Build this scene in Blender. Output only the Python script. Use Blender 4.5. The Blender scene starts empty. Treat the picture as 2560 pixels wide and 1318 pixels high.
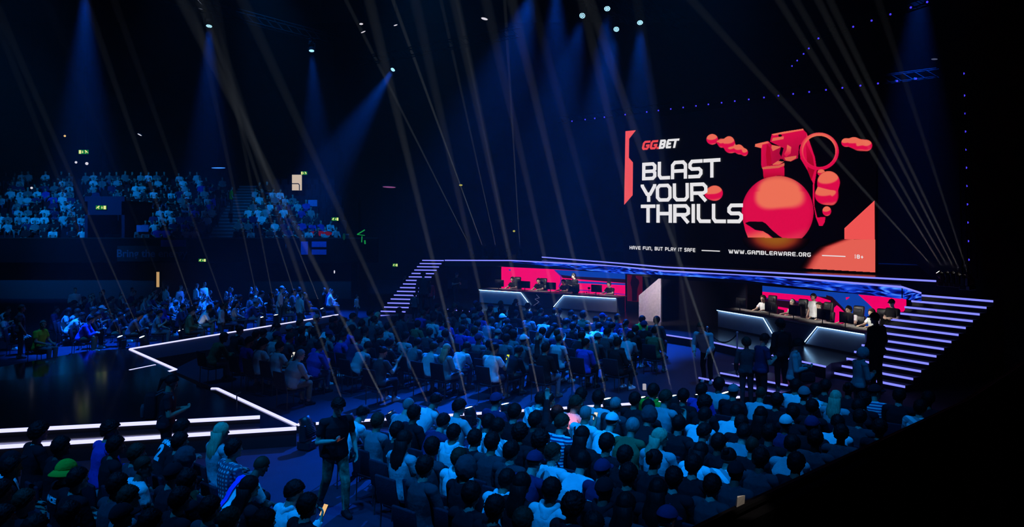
import bpy, bmesh, math, random
import numpy as np
from mathutils import Vector, Matrix, Quaternion, noise
from mathutils.bvhtree import BVHTree

SC = bpy.context.scene
COL = SC.collection
random.seed(7)

# ------------------------------------------------------------------ camera, haze, exposure
F, CX, Y0, H = 1900.0, 1280.0, 565.0, 4.4          # focal length and principal point in pixels, eye height
cam_d = bpy.data.cameras.new('camera')
cam = bpy.data.objects.new('camera', cam_d); COL.objects.link(cam)
cam.location = (0, 0, H); cam.rotation_euler = (math.pi / 2, 0, 0)
cam_d.sensor_width = 36.0; cam_d.lens = 36.0 * F / 2560.0
cam_d.shift_y = (Y0 - 659.0) / 2560.0
cam_d.clip_start = 0.05; cam_d.clip_end = 400
SC.camera = cam
SC.view_settings.view_transform = 'Standard'
SC.view_settings.look = 'None'
SC.view_settings.gamma = 1.0
SC.view_settings.use_curve_mapping = False
SC.view_settings.exposure = 0.0
world = bpy.data.worlds.new('arena_air'); SC.world = world; world.use_nodes = True
wn = world.node_tree
wn.nodes['Background'].inputs[0].default_value = (0, 0, 0, 1)
wn.nodes['Background'].inputs[1].default_value = 0
HAZE = 0.0011
vs = wn.nodes.new('ShaderNodeVolumeScatter')
vs.inputs['Color'].default_value = (1, 1, 1, 1)
vs.inputs['Density'].default_value = HAZE
vs.inputs['Anisotropy'].default_value = 0.25
wn.links.new(vs.outputs[0], wn.nodes['World Output'].inputs['Volume'])
SC.cycles.max_bounces = 5; SC.cycles.diffuse_bounces = 2; SC.cycles.glossy_bounces = 3
SC.cycles.volume_bounces = 0; SC.cycles.sample_clamp_indirect = 4.0

BLUE = (0.001, 0.25, 1.0)
def spot(name, p, q, energy, ang, col, blend=0.6, r=0.08, parent=None):
    l = bpy.data.lights.new(name, 'SPOT'); l.energy = energy; l.spot_size = math.radians(ang)
    l.spot_blend = blend; l.color = col; l.shadow_soft_size = r
    o = bpy.data.objects.new(name, l); COL.objects.link(o)
    o.location = p
    o.rotation_euler = (Vector(q) - Vector(p)).to_track_quat('-Z', 'Y').to_euler()
    if parent is not None:
        o.parent = parent; o.matrix_parent_inverse = Matrix.Translation(parent.location).inverted()
    return o

# overhead blue washes hung over the audience (out of the top of the frame)
WASH = [  # lamp, aim, energy, angle
    ((-8, 7, 13), (-5.5, 11.0, 0), 14000, 46), ((-3, 9, 13), (-1, 13, 0), 14000, 50), ((3, 10, 13), (3.2, 14.5, 0), 15000, 48),
    ((1, 5, 11), (0.2, 10, 0.5), 8000, 44), ((-2, 17, 14.5), (-1, 21, 0), 15000, 52), ((5, 18, 14.5), (3.5, 23, 0), 13000, 50),
    ((-9, 20, 14.5), (-9, 26, 0), 11000, 55), ((-16, 22, 15), (-15, 30, 0), 9000, 55), ((-3, 26, 15.5), (-4, 33, 0), 15000, 52),
    ((-26, 30, 16.5), (-27, 49, 5), 42000, 44), ((-11, 31, 16.5), (-12, 50, 5), 36000, 40), ((8, 12, 13), (5.5, 17.5, 0), 3200, 40),
]
WK = .42
for i, (p, q, e, a) in enumerate(WASH):
    spot('wash_light', p, q, e * WK, a, BLUE, 0.9, 0.25)
# ------------------------------------------------------------------ pixel <-> place
def P(px, py, z):
    Y = F * (H - z) / (py - Y0)
    return Vector(((px - CX) * Y / F, Y, z))
def PD(px, py, Y):
    return Vector(((px - CX) * Y / F, Y, H - (py - Y0) * Y / F))
class Plane:
    """vertical plane through two floor points; gives the point seen at a pixel, lifted off the plane by eps towards the house"""
    def __init__(s, a, b):
        s.a = Vector((a[0], a[1])); s.d = (Vector((b[0], b[1])) - s.a).normalized()
        s.n = Vector((s.d.y, -s.d.x))
        if s.n.y > 0: s.n = -s.n
    def at(s, px, py, eps=0.0):
        dx = (px - CX) / F
        base = s.a + s.n * eps
        Y = (base.x * s.n.x + base.y * s.n.y) / (dx * s.n.x + s.n.y)
        return Vector((dx * Y, Y, H - (py - Y0) * Y / F))

# ------------------------------------------------------------------ materials
def lin(r, g, b):
    f = lambda c: (c / 255.0) / 12.92 if c / 255.0 <= 0.04045 else (((c / 255.0) + 0.055) / 1.055) ** 2.4
    return (f(r), f(g), f(b))
MATS = {}
def mat(name, col, rough=0.7, spec=0.3, metal=0.0, vary=0.12, scale=12.0, bump=0.0, bscale=40.0, stretch=None):
    if name in MATS: return MATS[name]
    m = bpy.data.materials.new(name); m.use_nodes = True
    nt = m.node_tree; b = nt.nodes['Principled BSDF']
    b.inputs['Roughness'].default_value = rough; b.inputs['Metallic'].default_value = metal
    b.inputs['Specular IOR Level'].default_value = spec
    tc = nt.nodes.new('ShaderNodeTexCoord')
    nz = nt.nodes.new('ShaderNodeTexNoise'); nz.inputs['Scale'].default_value = scale; nz.inputs['Detail'].default_value = 3
    src = tc.outputs['Object']
    if stretch:
        mp = nt.nodes.new('ShaderNodeMapping'); mp.inputs['Scale'].default_value = stretch
        nt.links.new(src, mp.inputs['Vector']); src = mp.outputs['Vector']
    nt.links.new(src, nz.inputs['Vector'])
    rp = nt.nodes.new('ShaderNodeValToRGB')
    rp.color_ramp.elements[0].position = 0.3; rp.color_ramp.elements[1].position = 0.7
    rp.color_ramp.elements[0].color = tuple(c * (1 - vary) for c in col) + (1,)
    rp.color_ramp.elements[1].color = tuple(min(1, c * (1 + vary)) for c in col) + (1,)
    nt.links.new(nz.outputs['Fac'], rp.inputs['Fac']); nt.links.new(rp.outputs['Color'], b.inputs['Base Color'])
    if bump:
        n2 = nt.nodes.new('ShaderNodeTexNoise'); n2.inputs['Scale'].default_value = bscale; n2.inputs['Detail'].default_value = 4
        nt.links.new(src, n2.inputs['Vector'])
        bp = nt.nodes.new('ShaderNodeBump'); bp.inputs['Strength'].default_value = bump; bp.inputs['Distance'].default_value = 0.02
        nt.links.new(n2.outputs['Fac'], bp.inputs['Height']); nt.links.new(bp.outputs['Normal'], b.inputs['Normal'])
    MATS[name] = m
    return m
def emit(name, col, strength=1.0, sample=False):
    if name in MATS: return MATS[name]
    m = bpy.data.materials.new(name); m.use_nodes = True
    nt = m.node_tree; nt.nodes.remove(nt.nodes['Principled BSDF'])
    e = nt.nodes.new('ShaderNodeEmission'); e.inputs[0].default_value = tuple(col) + (1,); e.inputs[1].default_value = strength
    nt.links.new(e.outputs[0], nt.nodes['Material Output'].inputs['Surface'])
    if not sample: m.cycles.emission_sampling = 'NONE'
    MATS[name] = m
    return m
M_black = mat('black_paint', (.012, .012, .014), .55, .3)
M_steel = mat('dark_steel', (.05, .05, .055), .4, .5, .6)
M_chrome = mat('brushed_steel', (.5, .5, .52), .3, .5, .9)
M_plastic = mat('black_plastic', (.015, .015, .017), .4, .4)
M_floor = mat('arena_floor', (.0065, .014, .034), .75, .2, 0, .18, 2.5, .15, 30)
M_carpet = mat('blue_carpet', (.0055, .0125, .033), .7, .25, 0, .12, 3, .2, 120)
M_gloss = mat('gloss_black_stage', (.010, .010, .016), .10, .5, 0, .2, 1.5, .012, 6)
M_deck = mat('satin_dark_deck', (.035, .033, .042), .22, .5, 0, .2, 2)
M_wall = mat('dark_wall', (.003, .003, .007), .85, .1, 0, .25, .6)
M_drape = mat('black_drape', (.012, .012, .022), .95, .05, 0, .3, 6, 0, 40, (6, 6, .3))
M_tier = mat('tier_concrete', (.06, .06, .08), .8, .2)
M_led = emit('led_strip_white', lin(196, 196, 255), 1.55)
M_ledv = emit('led_strip_violet', lin(122, 126, 255), 1.35)
M_ledb = emit('led_strip_blue', (.02, .02, 1.0), .9)
M_whitepanel = mat('pale_board', (.55, .5, .5), .6, .2)

# ------------------------------------------------------------------ object helpers
def newobj(name, me, parent=None, loc=None):
    o = bpy.data.objects.new(name, me); COL.objects.link(o)
    if parent is not None: o.parent = parent
    if loc is not None: o.location = loc
    return o
def tag(o, label, cat, group=None, kind=None):
    o['label'] = label; o['category'] = cat
    if group: o['group'] = group
    if kind: o['kind'] = kind
    return o
def empty(name, loc, label=None, cat=None, group=None, rz=0.0):
    o = bpy.data.objects.new(name, None); COL.objects.link(o); o.location = loc; o.rotation_euler.z = rz
    o.empty_display_size = 0.1
    if label: tag(o, label, cat, group)
    return o
class MB:
    """collects shapes into one mesh; material index per face"""
    def __init__(s): s.v = []; s.f = []; s.m = []; s.mats = []
    def mi(s, m):
        if m not in s.mats: s.mats.append(m)
        return s.mats.index(m)
    def add(s, vs, fs, m):
        b = len(s.v); k = s.mi(m)
        s.v += [tuple(v) for v in vs]
        for f in fs: s.f.append([b + i for i in f]); s.m.append(k)
    def box(s, lo, hi, m, mtx=None):
        x0, y0, z0 = lo; x1, y1, z1 = hi
        vs = [Vector(c) for c in ((x0,y0,z0),(x1,y0,z0),(x1,y1,z0),(x0,y1,z0),(x0,y0,z1),(x1,y0,z1),(x1,y1,z1),(x0,y1,z1))]
        if mtx is not None: vs = [mtx @ v for v in vs]
        s.add(vs, [(0,3,2,1),(4,5,6,7),(0,1,5,4),(1,2,6,5),(2,3,7,6),(3,0,4,7)], m)
    def bbox(s, lo, hi, m, r=0.02, mtx=None):
        """box with chamfered edges"""
        bm = bmesh.new(); bmesh.ops.create_cube(bm, size=1)
        for v in bm.verts:
            v.co = Vector([(lo[i] + hi[i]) / 2 + v.co[i] * (hi[i] - lo[i]) for i in range(3)])
        bmesh.ops.bevel(bm, geom=bm.edges[:], offset=r, segments=2, affect='EDGES', profile=0.5)
        bm.verts.index_update()
        vs = [(mtx @ v.co if mtx is not None else v.co.copy()) for v in bm.verts]
        s.add(vs, [[v.index for v in f.verts] for f in bm.faces], m); bm.free()
    def prism(s, poly, z0, z1, m, mside=None):
        n = len(poly)
        vs = [(p[0], p[1], z0) for p in poly] + [(p[0], p[1], z1) for p in poly]
        s.add(vs, [list(range(n, 2 * n))], m)
        s.add(vs, [list(range(n))[::-1]] + [(i, (i + 1) % n, n + (i + 1) % n, n + i) for i in range(n)], mside or m)
    def tube(s, a, b, r, m, seg=10, r2=None, caps=True):
        a = Vector(a); b = Vector(b); d = (b - a)
        if d.length < 1e-6: return
        q = d.to_track_quat('Z', 'Y'); r2 = r if r2 is None else r2
        vs = []
        for (c, rr) in ((a, r), (b, r2)):
            for i in range(seg):
                t = 2 * math.pi * i / seg
                vs.append(c + q @ Vector((rr * math.cos(t), rr * math.sin(t), 0)))
        fs = [(i, (i + 1) % seg, seg + (i + 1) % seg, seg + i) for i in range(seg)]
        if caps: fs += [list(range(seg))[::-1], list(range(seg, 2 * seg))]
        s.add(vs, fs, m)
    def path(s, pts, r, m, seg=8):
        for a, b in zip(pts[:-1], pts[1:]): s.tube(a, b, r, m, seg)
    def lathe(s, prof, m, seg=20, mtx=None):
        vs = []; n = len(prof)
        for (r, z) in prof:
            for i in range(seg):
                t = 2 * math.pi * i / seg
                v = Vector((r * math.cos(t), r * math.sin(t), z)); vs.append(mtx @ v if mtx is not None else v)
        fs = []
        for k in range(n - 1):
            for i in range(seg):
                fs.append((k*seg+i, k*seg+(i+1)%seg, (k+1)*seg+(i+1)%seg, (k+1)*seg+i))
        fs += [list(range(seg))[::-1], list(range((n-1)*seg, n*seg))]
        s.add(vs, fs, m)
    def sphere(s, c, r, m, seg=12, ring=8, sc=(1,1,1), mtx=None):
        vs = []; fs = []
        for j in range(1, ring):
            ph = math.pi * j / ring
            for i in range(seg):
                t = 2 * math.pi * i / seg
                vs.append(Vector((c[0]+r*sc[0]*math.sin(ph)*math.cos(t), c[1]+r*sc[1]*math.sin(ph)*math.sin(t), c[2]+r*sc[2]*math.cos(ph))))
        vs += [Vector((c[0], c[1], c[2]+r*sc[2])), Vector((c[0], c[1], c[2]-r*sc[2]))]
        if mtx is not None: vs = [mtx @ v for v in vs]
        T, B = len(vs)-2, len(vs)-1
        for j in range(ring-2):
            for i in range(seg):
                fs.append((j*seg+i, (j+1)*seg+i, (j+1)*seg+(i+1)%seg, j*seg+(i+1)%seg))
        for i in range(seg):
            fs.append((T, i, (i+1)%seg)); fs.append((B, (ring-2)*seg+(i+1)%seg, (ring-2)*seg+i))
        s.add(vs, fs, m)
    def poly(s, pts, m): s.add(pts, [list(range(len(pts)))], m)
    def mesh(s, name, smooth=False):
        me = bpy.data.meshes.new(name)
        me.from_pydata(s.v, [], s.f)
        for m in s.mats: me.materials.append(m)
        me.polygons.foreach_set('material_index', s.m)
        if smooth: me.polygons.foreach_set('use_smooth', [True] * len(me.polygons))
        me.update()
        return me
    def build(s, name, parent=None, smooth=False, loc=None):
        return newobj(name, s.mesh(name, smooth), parent, loc)
def struct(o):
    o['kind'] = 'structure'; return o
def text_mesh(txt, size, name='text', extrude=0.0, bold=0.0):
    cu = bpy.data.curves.new(name, 'FONT'); cu.body = txt; cu.size = size; cu.align_x = 'CENTER'; cu.align_y = 'CENTER'
    cu.extrude = extrude; cu.offset = bold
    o = bpy.data.objects.new(name, cu); COL.objects.link(o)
    dg = bpy.context.evaluated_depsgraph_get(); me = bpy.data.meshes.new_from_object(o.evaluated_get(dg))
    bpy.data.objects.remove(o); bpy.data.curves.remove(cu)
    return me
def led_bar(name, a, b, h=0.035, d=0.03, m=None, parent=None):
    """a slim light bar from a to b"""
    a = Vector(a); b = Vector(b); u = (b - a); L = u.length; u.normalize()
    side = Vector((u.y, -u.x, 0)).normalized()
    up = side.cross(u); up = up if up.z > 0 else -up
    mb = MB(); vs = []
    for k in (a, b):
        for (i, j) in ((-.5, -.5), (.5, -.5), (.5, .5), (-.5, .5)):
            vs.append(k + side * d * i + up * h * j)
    mb.add(vs, [(0,1,2,3),(7,6,5,4),(0,4,5,1),(1,5,6,2),(2,6,7,3),(3,7,4,0)], m or M_led)
    return mb.build(name, parent)
# ------------------------------------------------------------------ people: bodies, clothes, hair
def V(*a): return Vector(a)
def frame_to(d):
    return Vector(d).to_track_quat('Z', 'Y')
class BodyMB(MB):
    def cap(s, a, b, ra, rb, seg=14, n=5, flat=None):
        """tapered capsule"""
        a = Vector(a); b = Vector(b); q = frame_to(b - a); L = (b - a).length
        prof = [(ra * math.sin(math.pi / 2 * k / n), -ra * math.cos(math.pi / 2 * k / n)) for k in range(1, n + 1)]
        prof += [(rb * math.cos(math.pi / 2 * k / n), L + rb * math.sin(math.pi / 2 * k / n)) for k in range(0, n)]
        mtx = Matrix.Translation(a) @ q.to_matrix().to_4x4()
        s.lathe(prof, None, seg, mtx)
    def ell(s, c, r, mtx=None):
        s.sphere((0, 0, 0), 1.0, None, 18, 12, (1, 1, 1), (mtx or Matrix()) @ Matrix.Translation(c) @ Matrix.Diagonal((r[0], r[1], r[2], 1)))
    def loft(s, rings, seg=20):
        """rings: (centre, lateral, forward, rx, ry)"""
        vs = []
        for (c, lx, fy, rx, ry) in rings:
            for i in range(seg):
                t = 2 * math.pi * i / seg
                ct, st = math.cos(t), math.sin(t)
                ex = abs(ct) ** .8 * (1 if ct > 0 else -1); ey = abs(st) ** .8 * (1 if st > 0 else -1)
                vs.append(Vector(c) + lx * (rx * ex) + fy * (ry * ey))
        n = len(rings); fs = []
        for k in range(n - 1):
            for i in range(seg):
                fs.append((k*seg+i, k*seg+(i+1)%seg, (k+1)*seg+(i+1)%seg, (k+1)*seg+i))
        fs += [list(range(seg))[::-1], list(range((n-1)*seg, n*seg))]
        s.add(vs, fs, None)
def remeshed(mb, voxel, smooth=3, ratio=1.0):
    me = bpy.data.meshes.new('tmp'); me.from_pydata(mb.v, [], mb.f); me.update()
    o = bpy.data.objects.new('tmp', me); COL.objects.link(o)
    r = o.modifiers.new('r', 'REMESH'); r.mode = 'VOXEL'; r.voxel_size = voxel
    sm = o.modifiers.new('s', 'SMOOTH'); sm.iterations = smooth; sm.factor = 0.5
    if ratio < 1:
        dc = o.modifiers.new('d', 'DECIMATE'); dc.ratio = ratio; dc.use_collapse_triangulate = True
    dg = bpy.context.evaluated_depsgraph_get(); dg.update()
    out = bpy.data.meshes.new_from_object(o.evaluated_get(dg))
    bpy.data.objects.remove(o); bpy.data.meshes.remove(me)
    return out
def mesh_np(me):
    n = len(me.vertices); co = np.empty(n * 3, np.float32); me.vertices.foreach_get('co', co); co = co.reshape(-1, 3)
    nr = np.empty(n * 3, np.float32); me.vertices.foreach_get('normal', nr); nr = nr.reshape(-1, 3)
    faces = np.empty(len(me.loops), np.int32); me.loops.foreach_get('vertex_index', faces)
    st = np.empty(len(me.polygons), np.int32); me.polygons.foreach_get('loop_start', st)
    tot = np.empty(len(me.polygons), np.int32); me.polygons.foreach_get('loop_total', tot)
    return co, nr, faces, st, tot
def np_mesh(name, co, quads, smooth=True, mats=(), mi=None):
    me = bpy.data.meshes.new(name)
    me.vertices.add(len(co)); me.vertices.foreach_set('co', np.ascontiguousarray(co, np.float32).ravel())
    me.loops.add(quads.size); me.loops.foreach_set('vertex_index', np.ascontiguousarray(quads, np.int32).ravel())
    k = quads.shape[1]
    me.polygons.add(len(quads)); me.polygons.foreach_set('loop_start', np.arange(0, quads.size, k, dtype=np.int32))
    for m in mats: me.materials.append(m)
    if mi is not None: me.polygons.foreach_set('material_index', np.ascontiguousarray(mi, np.int32))
    if smooth: me.polygons.foreach_set('use_smooth', np.ones(len(quads), bool))
    me.update(calc_edges=True)
    return me
M_skin = mat('skin', (.46, .30, .23), .55, .3, 0, .06, 20)
M_skin2 = mat('skin_tan', (.30, .18, .12), .55, .3, 0, .06, 20)
M_skin3 = mat('skin_dark', (.12, .07, .05), .5, .3, 0, .06, 20)
def by_object(name, rough, spec, vary=.1, scale=5, bump=.3, bscale=22, stretch=None):
    """cloth, skin or hair whose colour is the colour property of the object that wears it"""
    m = mat(name, (1, 1, 1), rough, spec, 0, vary, scale, bump, bscale, stretch); nt = m.node_tree
    oi = nt.nodes.new('ShaderNodeObjectInfo'); mx = nt.nodes.new('ShaderNodeMix'); mx.data_type = 'RGBA'; mx.blend_type = 'MULTIPLY'; mx.inputs['Factor'].default_value = 1
    rp = next(n for n in nt.nodes if n.type == 'VALTORGB'); b = nt.nodes['Principled BSDF']
    rp.color_ramp.elements[1].color = (1, 1, 1, 1); k = 1 - 1.6 * vary; rp.color_ramp.elements[0].color = (k, k, k, 1)
    nt.links.new(oi.outputs['Color'], mx.inputs['A']); nt.links.new(rp.outputs['Color'], mx.inputs['B']); nt.links.new(mx.outputs['Result'], b.inputs['Base Color'])
    return m
G_cloth = by_object('woven_cloth', .9, .08)
G_skin = by_object('bare_skin', .55, .3, .05, 20, 0)
G_hair = by_object('combed_hair', .6, .10, .25, 30, .3, 60, (1, 1, .2))
COLOR_OF = {}
M_eye = mat('eye_dark', (.02, .015, .012), .3, .5)
M_lip = mat('lip', (.34, .12, .10), .5, .3)

def seg_d(co, a, b):
    a = np.array(a); b = np.array(b); d = b - a; L2 = max(1e-9, float(d @ d))
    t = np.clip(((co - a) @ d) / L2, 0, 1)
    return np.linalg.norm(co - (a + t[:, None] * d), axis=1), t

def build_proto(J, voxel=0.0088, face=True, low=False):
    """J: pelvis, chest, neck, head, look(yaw,pitch), lat (lateral yaw), and per side (l, r): sh, el, wr, hd(dir), pn(palm normal), curl, hip, kn, an, to"""
    mb = BodyMB()
    pc, cc, nb, hd = Vector(J['pelvis']), Vector(J['chest']), Vector(J['neck']), Vector(J['head'])
    ty = J.get('twist', 0.0); py_ = J.get('ptwist', 0.0)
    def ring(c, tan, yaw, rx, ry):
        lx = Vector((math.cos(yaw), math.sin(yaw), 0)); t = Vector(tan).normalized()
        fy = t.cross(lx).normalized(); lx = fy.cross(t).normalized()
        return (c, lx, fy, rx, ry)
    t1 = (cc - pc).normalized(); t2 = (nb - cc).normalized()
    g = J.get('girth', 1.0)
    rings = [ring(pc - Vector((0, 0, .085)), (0, 0, 1), py_, .11, .10),
             ring(pc - Vector((0, 0, .03)), (0, 0, 1), py_, .165*g, .125*g),
             ring(pc.lerp(cc, .18), t1, py_ * .8 + ty * .2, .165*g, .122*g),
             ring(pc.lerp(cc, .52), t1, (py_ + ty) / 2, .150*g, .112*g),
             ring(cc, (t1 + t2), ty, .172*g, .122*g),
             ring(cc.lerp(nb, .45), t2, ty, .178, .112),
             ring(cc.lerp(nb, .80), t2, ty, .125, .082),
             ring(nb, t2, ty, .062, .060)]
    mb.loft(rings)
    yaw, pit = J.get('look', (0, 0)); roll = J.get('roll', 0)
    HM = Matrix.Translation(hd) @ Matrix.Rotation(yaw, 4, 'Z') @ Matrix.Rotation(pit, 4, 'X') @ Matrix.Rotation(roll, 4, 'Y')
    mb.ell((0, -.012, .022), (.077, .098, .100), HM); mb.ell((0, .022, -.055), (.056, .064, .062), HM)
    if face:
        nose = BodyMB(); 
        for (a, b, ra, rb) in (((0,.086,.012),(0,.106,-.026),.010,.015), ((-.036,.080,.030),(.036,.080,.030),.011,.011),
                               ((-.018,.080,-.058),(.018,.080,-.058),.010,.010), ((-.006,.070,-.094),(.006,.070,-.094),.020,.020),
                               ((-.045,.062,-.012),(-.038,.066,-.02),.018,.014), ((.045,.062,-.012),(.038,.066,-.02),.018,.014)):
            mb.cap(HM @ Vector(a), HM @ Vector(b), ra, rb, 10, 4)
        for sx in (-1, 1): mb.ell((sx * .079, -.008, -.006), (.011, .020, .032), HM)
    mb.cap(nb - (hd - nb) * .15, HM @ Vector((0, -.022, -.055)), .062, .054)
    segs = [('head', HM @ Vector((0, 0, .03)), HM @ Vector((0, .02, -.06)), .095), ('neck', nb + (hd - nb) * .18, HM @ Vector((0, -.02, -.07)), .058),
            ('torso', pc - Vector((0, 0, .05)), pc.lerp(cc, .5), .17), ('torso', pc.lerp(cc, .5), cc, .165), ('torso', cc, nb, .15)]
    for k in ('l', 'r'):
        A = {n: Vector(v) for n, v in J[k].items() if n not in ('curl',)}
        curl = J[k].get('curl', .6)
        mb.cap(nb.lerp(A['sh'], .35) - Vector((0, 0, .035)), A['sh'], .052, .060)
        mb.cap(A['sh'], A['el'], .056, .044); mb.cap(A['el'], A['wr'], .045, .030)
        d = A['hd'].normalized(); n = (A['pn'] - d * A['pn'].dot(d)).normalized(); s_ = d.cross(n)
        if k == 'l': thumb_side = s_
        else: thumb_side = -s_
        w = A['wr']
        for i, (off, ln) in enumerate(((-1.5, .064), (-.5, .078), (.5, .082), (1.5, .072))):
            base = w + d * .085 + thumb_side * (off * .021)
            mb.cap(w + d * .012 + thumb_side * (off * .013), base, .019, .0135, 10, 4)
            d2 = (d * math.cos(curl * .6) + n * math.sin(curl * .6)); d3 = (d * math.cos(curl * 1.5) + n * math.sin(curl * 1.5))
            m1 = base + d2 * ln * .5; mb.cap(base, m1, .0118, .0105, 8, 3); mb.cap(m1, m1 + d3 * ln * .5, .0105, .009, 8, 3)
        tb = w + d * .025 + thumb_side * .026; td = (d * .7 + thumb_side * .75 + n * .25).normalized()
        mb.cap(tb, tb + td * .036, .0145, .0125, 8, 3); mb.cap(tb + td * .036, tb + td * .036 + (td + d * .5 + n * .3).normalized() * .032, .012, .010, 8, 3)
        mb.cap(A['hip'], A['kn'], .088 * (g*.5+.5), .060); mb.cap(A['kn'], A['an'], .060, .042)
        calf = A['kn'].lerp(A['an'], .3) - (A['to'] - A['an']).normalized() * .018
        mb.cap(calf, calf.lerp(A['an'], .45), .048, .036)
        heel = A['an'] - (A['to'] - A['an']).normalized() * .05; heel.z = A['to'].z + .005
        mb.cap(heel, A['to'], .038, .034); mb.cap(A['an'], A['an'].lerp(A['to'], .5), .040, .034)
        mb.ell(A['hip'] + Vector((0, -.03, .0)), (.10, .10, .095))
        segs += [('uarm', A['sh'], A['el'], .052), ('farm', A['el'], A['wr'], .038), ('hand', w + d * .03, w + d * .15, .035),
                 ('thigh', A['hip'], A['kn'], .080), ('shin', A['kn'], A['an'], .052), ('foot', heel, A['to'], .040)]
    me = remeshed(mb, voxel, 1 if low else 3, .45 if low else .30)
    co, nr, loops, st, tot = mesh_np(me)
    co[:, 2] = np.maximum(co[:, 2], .004 + J.get('floor', 0))
    best = np.full(len(co), 9e9); lab = np.zeros(len(co), np.int32); tt = np.zeros(len(co))
    for i, (nm, a, b, r) in enumerate(segs):
        dd, t = seg_d(co, a, b); dd = dd / r
        k = dd < best; best[k] = dd[k]; lab[k] = i; tt[k] = t[k]
    names = np.array([x[0] for x in segs]); L = names[lab]
    quads = loops.reshape(-1, 3)          # triangles
    # height along the spine for hems
    pcz = np.array(pc); sp = np.array(t1); along = (co - pcz) @ sp
    torso = L == 'torso'
    shirt_core = torso & (along > -.07) & (((co - np.array(nb)) @ np.array(t2)) < .018)
    legm = (L == 'thigh') | ((L == 'shin') & (tt < .94))
    sets = {'tee': shirt_core | ((L == 'uarm') & (tt < .72)),
            'long': shirt_core | (L == 'uarm') | ((L == 'farm') & (tt < .93)),
            'tank': shirt_core,
            'trousers': legm | (torso & (along < .02)),
            'shorts': (L == 'thigh') & (tt < .93) | (torso & (along < .02)),
            'shoes': (L == 'foot') | ((L == 'shin') & (tt > .93))}
    offs = {'tee': .017, 'long': .020, 'tank': .012, 'trousers': .011, 'shorts': .018, 'shoes': .010}
    HMi = np.array(HM.inverted()); hl = co @ HMi[:3, :3].T + HMi[:3, 3]
    res = {'HM': HM, 'nb': nb, 'cc': cc, 'pc': pc, 'J': J}
    if low:
        return dict(co=co, quads=quads, L=L, tt=tt, sets=sets, nr=nr, hl=hl, HM=HM)
    # body material slots: skin, eye, lip
    mi = np.zeros(len(quads), np.int32)
    hq = hl[quads].mean(1); inface = (L[quads[:, 0]] == 'head') & (hq[:, 1] > .05)
    for sx in (-1, 1):
        mi[inface & (np.abs(hq[:, 0] - sx * .031) < .013) & (np.abs(hq[:, 2] - .010) < .0065)] = 1
    mi[inface & (np.abs(hq[:, 0]) < .024) & (np.abs(hq[:, 2] + .058) < .009) & (hq[:, 1] > .07)] = 2
    res['body'] = np_mesh('person_body', co, quads, True, (G_skin, M_eye, M_lip), mi)
    res['body'].update(); bpy.data.meshes.remove(me)
    wr = np.array([noise.noise(Vector(c) * 9.0) + .6 * noise.noise(Vector((c[0] * 22, c[1] * 22, c[2] * 11))) for c in co.tolist()], np.float32) if J.get('wrinkle', 1) else np.zeros(len(co))
    for nm, sel in sets.items():
        fsel = sel[quads].all(1)
        q = quads[fsel]
        used = np.unique(q); remap = np.full(len(co), -1, np.int32); remap[used] = np.arange(len(used))
        # shrink at the hems so the cloth closes on the body
        cnt = np.zeros(len(co), np.int32); np.add.at(cnt, q.ravel(), 1); full = np.zeros(len(co), np.int32); np.add.at(full, quads.ravel(), 1)
        edge = (cnt < full)[used]
        off = np.full(len(used), offs[nm], np.float32)
        if nm in ('tee', 'long', 'tank'):
            low_ = np.clip((.16 - along[used]) / .2, 0, 1) * (L[used] == 'torso'); off += .014 * low_
            off += .007 * wr[used]
        elif nm != 'shoes': off += .004 * wr[used]
        off = np.maximum(off, .005); off[edge] = .003 if nm != 'shoes' else .004
        c2 = co[used] + nr[used] * off[:, None]
        c2[:, 2] = np.maximum(c2[:, 2], .001 + J.get('floor', 0))
        res[nm] = np_mesh(nm, c2, remap[q])
    # hoodie = long top + hood lying on the shoulders
    h = res['long']; bm = bmesh.new(); bm.from_mesh(h)
    hb = BodyMB(); back = -(HM.to_3x3() @ Vector((0, 1, 0))); back.z = 0; back.normalize(); sd = Vector((-back.y, back.x, 0))
    pts = []
    for k in range(9):
        a = math.pi * (k / 8.0) - math.pi / 2
        pts.append(nb + Vector((0, 0, .012)) + sd * (.098 * math.sin(a)) + back * (.088 * math.cos(a) - .015) + Vector((0, 0, .018 - .05 * max(0, math.cos(a)))))
    for a, b in zip(pts[:-1], pts[1:]):
        hb.cap(a, b, .034, .034, 10, 4)
    for k in range(2, 7):
        hb.cap(pts[k], pts[k].lerp(nb, .25) + back * .06 - Vector((0, 0, .085)), .034, .026, 10, 4)
    hm = remeshed(hb, .014, 3, .5)
    bm.from_mesh(hm); hme = bpy.data.meshes.new('hoodie'); bm.to_mesh(hme); bm.free()
    hme.polygons.foreach_set('use_smooth', [True] * len(hme.polygons)); res['hoodie'] = hme
    res['bvh'] = {}
    return res

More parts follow.
